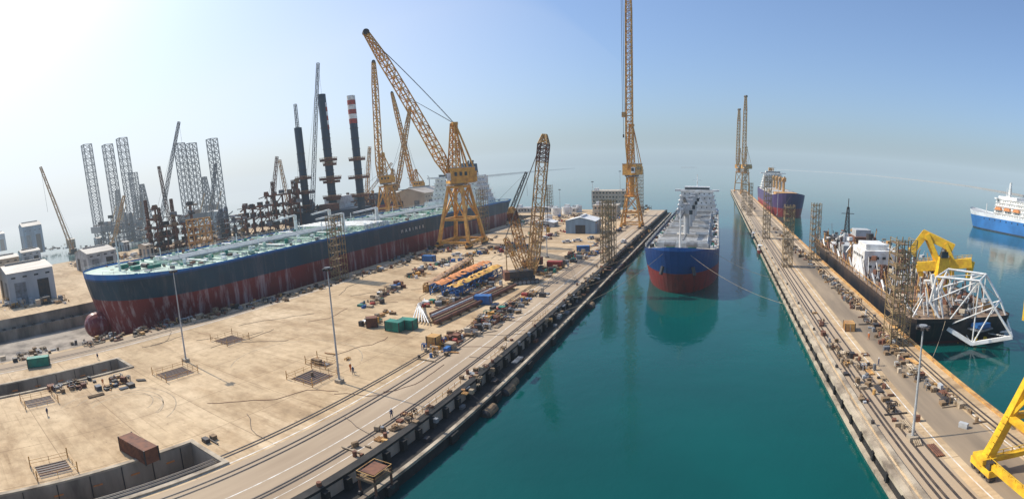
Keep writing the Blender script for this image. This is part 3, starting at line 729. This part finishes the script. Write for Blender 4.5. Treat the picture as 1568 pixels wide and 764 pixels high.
# ------------------------------------------------------------------ yard objects
def container(px,row,L=6,mat=green,rz=0,h=2.6,w=2.5,z=0):
    b=G(px,row); mb=MB('shipping_container'); mb.box((b.x,b.y,z+h/2+.12),(L,w,h),mat,rz=rz)
    ca,sa=math.cos(rz),math.sin(rz)
    for k in range(int(L/.45)):
        t=-L/2+.3+k*.45
        for s in (-1,1): mb.box((b.x+t*ca-s*(w/2+.03)*sa,b.y+t*sa+s*(w/2+.03)*ca,z+h/2+.12),(.18,.07,h*.88),mat,rz=rz)
    for sx in (-1,1):
        for sy in (-1,1): 
            x=sx*(L/2);y=sy*w/2; mb.box((b.x+x*ca-y*sa,b.y+x*sa+y*ca,z+h/2+.12),(.2,.2,h+.1),dark,rz=rz)
    mb.box((b.x-(L/2+.05)*ca,b.y-(L/2+.05)*sa,z+h/2),(.06,.1,h*.9),lgrey,rz=rz)
    return mb.done()
container(605,506,4.5,green); container(625,503,4.5,green,.05); container(60,560,6,green,1.3); container(214,697,7.5,rust,.15)
container(657,400,6,bluep); container(740,465,5,bluep,.2); container(893,385,6,bluep,.3); container(665,530,2.5,ochre); container(570,500,3,rust,.7)
container(1300,505,3,ochre,1.5,h=2); container(850,410,6,redp,.1)
def truck(px,row,rz,mat):
    b=G(px,row); mb=MB('pickup_truck'); ca,sa=math.cos(rz),math.sin(rz)
    def T(x,y,z): return (b.x+x*ca-y*sa,b.y+x*sa+y*ca,z)
    mb.box(T(0,0,.75),(5.1,1.85,.55),mat,rz=rz); mb.box(T(.4,0,1.3),(2.2,1.75,.65),glass,rz=rz,top=.85); mb.box(T(.4,0,1.66),(1.8,1.5,.08),mat,rz=rz)
    for s in (-1,1): mb.box(T(-1.6,s*.88,1.15),(1.8,.08,.35),mat,rz=rz)
    mb.box(T(-2.5,0,1.15),(.08,1.8,.35),mat,rz=rz)
    for x in (-1.6,1.6):
        for s in (-1,1): mb.cyl(T(x,s*.98,.38),T(x,s*.7,.38),.38,black,n=12)
    mb.done()
for a in ((868,372,.4,white),(884,370,.5,white),(905,366,1.3,lgrey),(930,345,1.5,white),(700,392,.3,white),(955,372,1.5,white),(842,362,1,redp)): truck(*a)

def guard_pit(px,row,sx,sy):
    b=G(px,row); mb=MB('guarded_hatch')
    mb.bx(b.x-sx/2,b.y-sy/2,.004,b.x+sx/2,b.y+sy/2,.05,dark)
    for k in range(int(sx/.8)): mb.bx(b.x-sx/2+.3+k*.8,b.y-sy/2,.052,b.x-sx/2+.45+k*.8,b.y+sy/2,.14,rust)
    c=[(b.x-sx/2-.6,b.y-sy/2-.6,0),(b.x+sx/2+.6,b.y-sy/2-.6,0),(b.x+sx/2+.6,b.y+sy/2+.6,0),(b.x-sx/2-.6,b.y+sy/2+.6,0)]
    mb.rail(c+[c[0]],ochre,h=1.15,step=2.2,r=.07)
    for p in c: mb.cyl(p,(p[0],p[1],2.0),.1,ochre,n=6)
    mb.done()
guard_pit(268,572,6,7); guard_pit(352,521,7,6); guard_pit(478,578,6.5,6); guard_pit(60,615,5,6); guard_pit(82,718,4.5,5); guard_pit(492,557,5,2.5)

def clutter(name,spots,n,smin,smax,seed,hmax=1.6,mats=palette,jit=3,sg=1.6):
    random.seed(seed); mb=MB(name)
    for (px0,row0,px1,row1,k) in spots:
        for c in range(k):
            t=random.random()
            cc=G(px0+(px1-px0)*t,row0+(row1-row0)*t+random.uniform(-jit,jit))
            m0=random.choice(mats)
            for j in range(random.randint(1,n)):
                x=cc.x+random.gauss(0,sg);y=cc.y+random.gauss(0,sg*1.3); q=random.random(); rz=random.choice((0,0,1.57,random.random()*3))
                m=m0 if random.random()<.6 else random.choice(mats)
                a,b2,h=random.uniform(smin,smax),random.uniform(smin,smax),random.uniform(.3,hmax)
                if q<.35: mb.box((x,y,h/2),(a,b2,h),m,rz=rz)
                elif q<.52:
                    L=random.uniform(1,4)
                    for kk in range(4): mb.cyl((x+kk*.3-math.sin(rz)*L/2,y-math.cos(rz)*L/2,.2),(x+kk*.3+math.sin(rz)*L/2,y+math.cos(rz)*L/2,.2),.14,m,n=6)
                elif q<.66: mb.cyl((x,y,0),(x,y,.95),.32,m,n=8)
                elif q<.88:
                    for sx in (-1,1):
                        for sy in (-1,1): mb.beam((x+sx*a/2,y+sy*b2/2,0),(x+sx*a/2,y+sy*b2/2,h),.12,m)
                    for sx in (-1,1): mb.beam((x+sx*a/2,y-b2/2,h),(x+sx*a/2,y+b2/2,h),.12,m); mb.beam((x-a/2,y+sx*b2/2,h),(x+a/2,y+sx*b2/2,h),.12,m)
                    mb.box((x,y,h*.5),(a*.7,b2*.7,.15),wood); mb.box((x,y,h*.7),(a*.4,b2*.4,h*.35),random.choice(mats),rz=rz)
                else:
                    for kk in range(4): mb.box((x,y,.1+kk*.2),(a,.9,.12),wood,rz=rz)
    mb.done()
clutter('dockside_equipment',[(10,552,200,512,26),(200,512,470,446,60),(470,446,760,362,80),(250,500,460,452,14)],3,.5,1.8,1)
clutter('yard_scrap_and_pallets',[(560,470,640,420,30),(640,415,760,380,44),(560,500,600,480,8),(700,520,780,470,30),(740,500,820,450,30),(830,420,930,380,34),(760,390,900,345,60),(870,400,950,350,30)],5,.5,2.0,2,1.8,palcol)
clutter('yard_scrap_and_pallets',[(650,548,700,520,10),(660,470,760,430,30),(770,380,860,340,40),(600,400,720,372,26),(780,345,1000,318,70),(900,345,990,325,30)],5,.5,2.4,3,2.0,palcol)
clutter('quayside_equipment',[(530,700,700,600,16),(700,600,860,480,22),(860,470,1000,345,50),(600,655,640,640,3)],2,.3,1.1,4,1.0,[dark,rust,grey,ochre,wood,sand])
clutter('foreground_scrap',[(85,598,130,588,10),(160,600,195,580,8),(170,596,180,590,4),(480,556,515,552,5),(315,690,325,670,1)],4,.6,1.8,5,1.5,[navy,dark,grey,rust,ochre,wood])
clutter('pier_equipment',[(1140,305,1230,400,40),(1190,350,1260,420,24),(1262,420,1330,490,50),(1330,490,1375,545,24),(1380,560,1500,650,22),(1240,470,1330,620,20),(1290,520,1420,690,18),(1270,430,1390,560,24)],3,.3,1.5,6,1.4,palette,2,.9)
clutter('far_yard_equipment',[(110,408,300,378,70),(220,388,480,348,70),(0,470,110,462,20),(0,400,110,376,40),(110,385,230,365,40)],5,1.0,4.5,7,3.6,[rust,grey,dark,white,lgrey,tan,ochre])

a=G(652,498);b=G(778,440)
mb=MB('steel_pipe_bundle')
d=(b-a).normalized(); s=Vector((-d.y,d.x,0))
for k in range(5):
    o=s*(k*1.5-3)+Vector((0,0,1.1)); mb.cyl(a+o+d*k*1.5,b+o-d*k*2,.5,(rust,wood,rust,lgrey,rust)[k],n=10)
for k in range(10):
    c=a+(b-a)*(k+.5)/10; mb.box(c+Vector((0,0,.25)),(7.5,.5,.5),wood,rz=math.atan2(s.y,s.x))
for k in range(6):
    p=a+s*(k*1.1-1)+Vector((0,0,.8)); 
    q0=G(640+k*2,478-k*3); pts=[p,(p+q0)/2+Vector((0,0,2.2)),q0+Vector((0,0,.4)),q0+Vector((-2,3,.3))]
    for u,v in zip(pts[:-1],pts[1:]): mb.cyl(u,v,.16,white,n=6)
mb.done()
def tarp_module(name,c0,c1,w,mat,frame,h):
    a=G(*c0);b=G(*c1); mb=MB(name); d=(b-a); L=d.length; d.normalize(); s=Vector((-d.y,d.x,0)); n=max(3,int(L/4))
    for i in range(n+1):
        for j in (-1,1):
            p=a+d*L*i/n+s*j*w/2; mb.beam(p,p+Vector((0,0,h)),.3,frame)
            if i<n:
                for zz in (.5,h*.5,h): mb.beam(p+Vector((0,0,zz)),p+d*L/n+Vector((0,0,zz)),.25,frame)
                mb.beam(p,p+d*L/n+Vector((0,0,h)),.18,frame)
        mb.beam(a+d*L*i/n+s*w/2+Vector((0,0,h)),a+d*L*i/n-s*w/2+Vector((0,0,h)),.25,frame)
    N=n*4;vs=[];fs=[]
    for i in range(N+1):
        for j in range(5):
            vs.append(a+d*L*i/N+s*w*(j/4-.5)*1.05+Vector((0,0,h+.3+random.uniform(-.15,.25)+.5*math.sin(math.pi*j/4))))
    for i in range(N):
        for j in range(4): 
            if random.random()<.86: fs.append((i*5+j,i*5+j+1,i*5+j+6,i*5+j+5))
    mb.add(vs,fs,mat)
    for i in range(14): 
        p=a+d*random.random()*L+s*random.uniform(-.5,.5)*w; mb.box(p+Vector((0,0,1)),(2,1.6,1.8),random.choice([frame,dark,rust,bluep]))
    mb.done()
random.seed(9)
tarp_module('covered_pipe_rack',(668,452),(745,414),4.5,orange,bluep,3.2)
tarp_module('covered_pipe_rack',(690,456),(762,420),4.0,M('amber_sheet',(.66,.40,.08),(.5,.22,.05),.5,.8),bluep,3.0)
tarp_module('covered_pipe_rack',(655,448),(720,405),3.0,M('faded_tarp',(.42,.24,.12),(.3,.2,.13),.5,.8),ochre,2.6)

# ------------------------------------------------------------------ construction vessel on the right
mb=MB('pipelay_vessel')
vh=hullmat('vessel_hull_paint',[(-12,(.10,.02,.02)),(-3.2,(.012,.014,.02)),(2.4,(.04,.03,.03))],(.1,.06,.04),.4,below=3)
VX=64.5
hull(mb,VX,112,138,31,-7,3.6,vh,M('rusty_deck',(.30,.21,.14),(.14,.09,.06),.3,.8),rake=3,ed=1.5,ek=2,sheer=0,bulw=.3,ns=24,nz=8)
z=3.3
mb.bx(51,163,z,63,178,z+9.5,white); windows_y(mb,164,177,51-.04,z+7,6,1.2,.9); windows(mb,52,62,163,z+7,4,1.2,.9); windows(mb,52,62,163,z+4,4,1.2,.9); mb.bx(52,165,z+9.5,60,175,z+11.5,white)
mb.rail([(51,163,z+9.5),(63,163,z+9.5),(63,178,z+9.5)],white)
mb.bx(54,181,z,68,190,z+5.5,rust); mb.bx(52,196,z,60,206,z+6,lgrey); mb.bx(60,208,z,70,219,z+8,rust); mb.bx(61,210,z+8,68,217,z+11,lgrey); mb.bx(55,226,z,66,236,z+5,dark)
mb.cyl((64,199,z),(64,199,z+11),1.6,dark,n=12); mb.lattice((60,222,z+5),(60,222,z+20),2.6,.8,dark,8,.15); mb.beam((57,222,z+17),(63,222,z+17),.25,dark); mb.cyl((60,222,z+19),(60,222,z+24),.2,dark)
for (x,y,h,w2) in ((53,185,9,2.5),(70,176,8,2.5),(57,212,9,2),(53,233,7,2),(66,230,8,2),(72,150,8,2.4),(54,150,7,2.2),(58,142,6,2)):
    mb.lattice((x,y,z),(x,y,z+h),w2,w2*.8,random.choice([rust,ochre,grey,white]),4,.18); mb.beam((x,y,z+h),(x+random.uniform(-6,6),y+random.uniform(-10,10),z+h*.6),.5,random.choice([ochre,rust,white]))
for k in range(16):
    x=random.uniform(52,76); y=118+k*7.5; mb.cyl((x,y,z+2),(x+random.uniform(2,6),y,z+2),random.uniform(.8,1.8),random.choice([rust,grey,white,ochre]),n=12)
random.seed(11)
for k in range(700):
    y=random.uniform(114,247); x=random.uniform(50,78) if y>150 else random.uniform(50,76); zz=z+random.random()**1.6*8
    if random.random()<.45: mb.box((x,y,zz),(random.uniform(.4,2.2),random.uniform(.4,2.2),random.uniform(.3,1.6)),random.choice([rust,white,ochre,dark,grey,rust,lgrey,wood,tan]),rz=random.random())
    else:
        a1=random.random()*6.28; L=random.uniform(1,5); mb.cyl((x,y,z),(x+L*math.cos(a1)*.5,y+L*math.sin(a1),zz+1.5),random.uniform(.08,.25),random.choice([rust,white,ochre,dark,lgrey]),n=5)
for k in range(28):
    y=114+k*4.8; mb.beam((49.4,y,z),(49.4,y,z+2.2),.2,ochre); mb.beam((49.4,y,z+2),(49.4,y+4.8,z+2),.15,ochre)
    if k%2: mb.cyl((50.5,y,z+1),(50.5,y+4,z+4),.35,(rust,lgrey,white)[k%3],n=6)
mb.done()
mb=MB('knuckle_boom_crane'); rr=158
pb=R(1440,455,rr); x,y=pb.x,pb.y
mb.cyl((x,y,3.3),(x,y,R(1440,425,rr).z),2.6,brightyellow,2.2,n=16); zc=R(1440,425,rr).z
mb.cyl((x,y,zc),(x,y,zc+1.2),3.4,brightyellow,n=16); mb.box((x,y,zc+4),(6,5,6),brightyellow,top=.8)
def j(px,row,dr=0): return R(px,row,rr+dr)
for o in (-1.1,1.1):
    O=Vector((0,o,0))
    mb.beam(j(1436,402)+O,j(1418,358)+O,1.4,brightyellow,caps=True); mb.beam(j(1458,400)+O,j(1446,372)+O,1.1,brightyellow,caps=True)
mb.beam(j(1412,357),j(1460,380),2.0,brightyellow,h=2.6,caps=True); mb.beam(j(1418,356),j(1396,385),1.8,brightyellow,h=2.4,caps=True); mb.beam(j(1396,383),j(1402,392),1.2,brightyellow,caps=True)
mb.beam(j(1405,408),j(1488,402),2.4,brightyellow,h=3.0,caps=True); mb.beam(j(1488,400),j(1482,425),1.6,brightyellow,caps=True); mb.beam(j(1405,405),j(1412,425),1.4,brightyellow,caps=True)
mb.cyl(j(1440,395),j(1448,372),.6,lgrey); mb.cyl(j(1420,410),j(1436,420),.7,dark); mb.cyl(j(1424,372),j(1440,400),.45,dark)
mb.rail([j(1406,401),j(1488,395)],brightyellow,r=.1,step=1.5)
mb.box(j(1450,392),(3,3,3),white); mb.box(j(1446,390,-3),(2.2,1.2,2),glass)
mb.beam(j(1405,450),j(1412,490),1.4,brightyellow,caps=True); mb.beam(j(1400,470),j(1425,468),1.1,brightyellow,caps=True); mb.beam(j(1408,440),j(1420,500),.8,ochre,caps=True)
mb.beam(R(1490,420,150),R(1486,445,150),1,white,caps=True)
mb.done()
mb=MB('stinger_truss'); rs=128
def k(px,row,dr): return R(px,row,rs+dr)
near=[(1434,424),(1500,430),(1522,470),(1550,516),(1488,528),(1446,500),(1424,462)]
far=[(1452,412),(1510,420),(1532,460),(1548,508),(1500,508),(1462,480),(1440,440)]
Np=[k(a,b,0) for a,b in near]; Fp=[k(a,b,10) for a,b in far]
for Q in (Np,Fp):
    for i in range(len(Q)): mb.cyl(Q[i],Q[(i+1)%len(Q)],.32,white,n=8)
    for a,b in ((0,5),(1,5),(1,4),(2,4),(0,6),(2,5),(1,6)): mb.cyl(Q[a],Q[b],.18,white,n=6)
for i in range(len(Np)): mb.cyl(Np[i],Fp[i],.24,white,n=6); mb.cyl(Np[i],Fp[(i+1)%len(Fp)],.15,white,n=6)
mb.beam(k(1428,420,2),k(1436,500,2),.8,white,caps=True)
mb.beam(k(1444,498,0),k(1488,526,0),.7,white,h=1.1,caps=True); mb.beam(k(1488,526,0),k(1550,516,0),.7,white,h=1.0,caps=True)
mb.beam(k(1436,440,6),k(1424,510,6),.6,white,caps=True); mb.beam(k(1444,500,8),k(1410,505,12),1.0,grey,caps=True)
pc=k(1498,496,4); mb.box(pc,(4.5,5,1.2),bluep,rz=.4); mb.box(pc+Vector((0,0,-1)),(6,6,.4),grey,rz=.4)
for t in range(5): mb.cyl(k(1452+t*14,522,3)+Vector((0,0,-.5)),k(1452+t*14,522,3)+Vector((0,0,1.2)),.5,brightyellow,n=8)
mb.done()

# ------------------------------------------------------------------ breakwaters, buoys, small boats, ropes
def wall_line(name,pts,w,h):
    mb=MB(name); random.seed(4)
    for (a,b) in zip(pts[:-1],pts[1:]):
        A=Vector((*a,0));B=Vector((*b,0)); L=(B-A).length; n=int(L/40); d=(B-A).normalized(); s=Vector((-d.y,d.x,0))
        for i in range(n):
            p=A+d*40*i; q=A+d*40*(i+1)
            h1=h*random.uniform(.7,1.2)
            vs=[p-s*w,q-s*w,q-s*w*.4,p-s*w*.4,p+s*w*.4,q+s*w*.4,q+s*w,p+s*w]
            zz=[-4.5,-4.5,h1,h1,h1,h1,-4.5,-4.5]
            mb.add([(v.x,v.y,z0) for v,z0 in zip(vs,zz)],[(0,1,2,3),(3,2,5,4),(4,5,6,7),(0,3,4,7),(1,6,5,2)],rock)
    mb.done()
def g2(px,row): q=G(px,row,-4); return (q.x,q.y)
wall_line('breakwater',[g2(1190,260),g2(1330,268.5),g2(1480,285),g2(1570,301)],9,2)
wall_line('breakwater',[g2(745,270),g2(880,258)],10,3)
wall_line('breakwater',[g2(1045,257),g2(1066,257)],30,10)
for px,row in ((1156,368),(1166,390)):
    q=G(px,row,-4); mb=MB('workboat'); hull(mb,0,0,12,4,-5,-2.2,bulk_h if px>1160 else navy,deckr,rake=1.5,ed=4,ek=5,sheer=.8,bulw=.5,ns=12,nz=5)
    mb.bx(-1.3,5,-2.8,1.3,9,-.2,white); mb.bx(-1.2,4.95,-1.4,1.2,5,-.6,glass); mb.cyl((0,8,-.2),(0,8,2.5),.1,white); o=mb.done(); o.location=(q.x,q.y,0)
for px,row in ((750,632),(778,600),(784,590),(905,470)):
    q=G(px,row,-4); mb=MB('floating_fender'); mb.cyl((q.x,q.y-1.6,-3.6),(q.x,q.y+1.6,-3.6),1.0,wood,n=14); mb.cyl((q.x,q.y-2,-3.6),(q.x,q.y-1.6,-3.6),.5,dark,1.0,n=14); mb.cyl((q.x,q.y+1.6,-3.6),(q.x,q.y+2,-3.6),1.0,dark,.5,n=14); mb.cyl((q.x,q.y,-2.7),(-43,q.y,0),.06,dark,n=4); mb.done()
def rope(a,b,sag,r=.055):
    mb=MB('mooring_rope'); a=Vector(a);b=Vector(b); n=16; pr=a
    for i in range(1,n+1):
        t=i/n; p=a+(b-a)*t-Vector((0,0,sag*4*t*(1-t))); mb.cyl(pr,p,r,sand,n=5,caps=False); pr=p
    mb.done()
rope((XB+11,Y0+14,10),(24.6,170,.6),1.8); rope((XB+4,Y0+2,10.5),(24.6,135,.6),2.5); rope((XB-11,Y0+16,10),(-43.5,150,.6),2); rope((XB-5,Y0+2,10.5),(-43.5,120,.6),2.5); rope((XB-13.5,Y0+40,9.5),(-43.5,185,.6),1.5)
rope((VX-5,114,3.5),(46.6,94,.5),.8); rope((64,428,16),(46.5,395,.5),2)

b=G(575,735); mb=MB('quayside_trolley')
for s in (-1,1):
    for t in (-1,1): mb.beam((b.x+s*1.3,b.y+t*1.6,-2),(b.x+s*1.3,b.y+t*1.6,2),.25,rust); mb.cyl((b.x+s*1.3-.15,b.y+t*1.6,-1.6),(b.x+s*1.3+.15,b.y+t*1.6,-1.6),.4,dark)
mb.box((b.x,b.y,1.0),(3,3.8,.3),wood); mb.box((b.x,b.y,2.0),(2.2,2.8,.15),rust); mb.rail([(b.x-1.4,b.y-1.8,1.1),(b.x+1.4,b.y-1.8,1.1),(b.x+1.4,b.y+1.8,1.1),(b.x-1.4,b.y+1.8,1.1),(b.x-1.4,b.y-1.8,1.1)],ochre); mb.done()
mb=MB('quay_railing')
for (p0,p1) in (((-44.6,60),(-44.6,75)),((-44.6,88),(-44.6,96)),((-44.6,112),(-44.6,124))): mb.rail([(p0[0],p0[1],.4),(p1[0],p1[1],.4)],ochre,h=1.1,step=2)
mb.done()

# ------------------------------------------------------------------ workers
def worker(px,row,rot,mat,stride=.25):
    b=G(px,row); me=bpy.data.meshes.new('worker')
    v=[(0,0,.95),(0,0,1.2),(0,.01,1.45),(0,0,1.55),(-.19,0,1.42),(.19,0,1.42),(-.25,-.05,1.15),(.25,.06,1.15),(-.24,-.2,.92),(.24,.02,.88),(-.1,0,.9),(.1,0,.9),(-.11,-stride*.5,.5),(.11,stride*.3,.5),(-.11,-stride*.5,.09),(.11,stride,.09),(-.11,-stride*.5-.15,.04),(.11,stride-.15,.04)]
    e=[(0,1),(1,2),(2,3),(2,4),(2,5),(4,6),(5,7),(6,8),(7,9),(0,10),(0,11),(10,12),(11,13),(12,14),(13,15),(14,16),(15,17)]
    rad=[.15,.14,.15,.07,.08,.08,.055,.055,.04,.04,.11,.11,.075,.075,.05,.05,.045,.045]
    me.from_pydata(v,e,[]); me.materials.append(mat); o=bpy.data.objects.new('worker',me); sc.collection.objects.link(o)
    o.modifiers.new('Skin','SKIN')
    try:
        sv=me.skin_vertices[0].data
        for i,rr in enumerate(rad): sv[i].radius=(rr,rr*.9); sv[i].use_root=(i==0)
    except Exception as ex: print('skin',ex)
    s=o.modifiers.new('Sub','SUBSURF'); s.levels=1; s.render_levels=1
    o.location=b; o.rotation_euler=(0,0,rot); o.scale=(1.05,1.05,1.05)
    mb=MB('head'); mb.cyl((0,0,1.52),(0,0,1.60),.07,skin,.1,n=10); mb.cyl((0,0,1.60),(0,0,1.72),.1,skin,.11,n=10); mb.cyl((0,0,1.72),(0,0,1.80),.135,white,.07,n=12); mb.box((0,-.11,1.65),(.04,.05,.05),skin)
    h=mb.done(); h.parent=o
for a in ((541,573,.3,coverb),(537,568,1.2,cover),(73,636,2,coverb),(150,550,.5,coverb),(158,590,1,cover),(600,640,.4,coverb),(1330,520,2.5,cover),(1345,560,1,coverb)): worker(*a)

# ------------------------------------------------------------------ light, sky, haze
EL=math.radians(47); AZ=math.radians(-86)
sd=Vector((math.sin(AZ)*math.cos(EL),math.cos(AZ)*math.cos(EL),math.sin(EL)))
L=bpy.data.lights.new('sun','SUN'); L.energy=5.0; L.angle=math.radians(.5); L.color=(1,.92,.79)
lo=bpy.data.objects.new('sun',L); lo.rotation_euler=sd.to_track_quat('Z','Y').to_euler(); sc.collection.objects.link(lo)
w=bpy.data.worlds.new('World'); sc.world=w; w.use_nodes=True; nt=w.node_tree
sk=nt.nodes.new('ShaderNodeTexSky'); sk.sky_type='NISHITA'; sk.sun_disc=False; sk.sun_elevation=EL; sk.sun_rotation=AZ; sk.dust_density=3.0; sk.air_density=1.0; sk.ozone_density=2.5
bg=nt.nodes['Background']; bg.inputs[1].default_value=.15
mx=nt.nodes.new('ShaderNodeMix'); mx.data_type='RGBA'; mx.blend_type='MULTIPLY'; mx.inputs[0].default_value=1; mx.inputs[7].default_value=(.88,1.03,1.22,1)
nt.links.new(sk.outputs[0],mx.inputs[6]); nt.links.new(mx.outputs[2],bg.inputs[0])

def hazemat(name,dens,eq):
    hm=bpy.data.materials.new(name); hm.use_nodes=True; nt=hm.node_tree; nt.nodes.clear()
    out=nt.nodes.new('ShaderNodeOutputMaterial'); ab=nt.nodes.new('ShaderNodeVolumeAbsorption'); ab.inputs['Color'].default_value=(0,0,0,1); ab.inputs['Density'].default_value=dens
    em=nt.nodes.new('ShaderNodeEmission'); em.inputs['Color'].default_value=(*eq,1); em.inputs['Strength'].default_value=dens  # emission stands in for sunlight scattered by the haze
    ad=nt.nodes.new('ShaderNodeAddShader'); nt.links.new(ab.outputs[0],ad.inputs[0]); nt.links.new(em.outputs[0],ad.inputs[1]); nt.links.new(ad.outputs[0],out.inputs['Volume'])
    return hm
mb=MB('sky_haze'); mb.bx(-9000,-9000,-20,9000,9000,300,hazemat('sea_haze',.00013,(.56,.71,.82))); mb.done()
# added glowing haze bank, whitens the left sky, thinning out seaward (rounded outline)
hm=hazemat('white_glow_haze',.00042,(.96,.97,.98))
inner=[];outer=[]
for i in range(37):
    az=math.radians(6+i*2.8); 
    near=431/max(math.sin(az),.05); T=3200*(min(1,(i)/24))**1.7+2
    inner.append((-near*math.sin(az),near*math.cos(az))); outer.append((-(near+T)*math.sin(az),(near+T)*math.cos(az)))
n=len(inner); vs=[(x,y,-19) for x,y in inner+outer]+[(x,y,520) for x,y in inner+outer]; fs=[]
for i in range(n-1):
    a,b,c,d=i,i+1,n+i+1,n+i; t=2*n
    fs+=[(a,b,c,d),(a+t,d+t,c+t,b+t),(a,a+t,b+t,b),(d,c,c+t,d+t)]
t=2*n; fs+=[(0,n,n+t,t),(n-1,n-1+t,2*n-1+t,2*n-1)]
mb=MB('sky_haze'); mb.add(vs,fs,hm); o=mb.done()
import bmesh
bm=bmesh.new(); bm.from_mesh(o.data); bmesh.ops.recalc_face_normals(bm,faces=bm.faces); bm.to_mesh(o.data); bm.free()
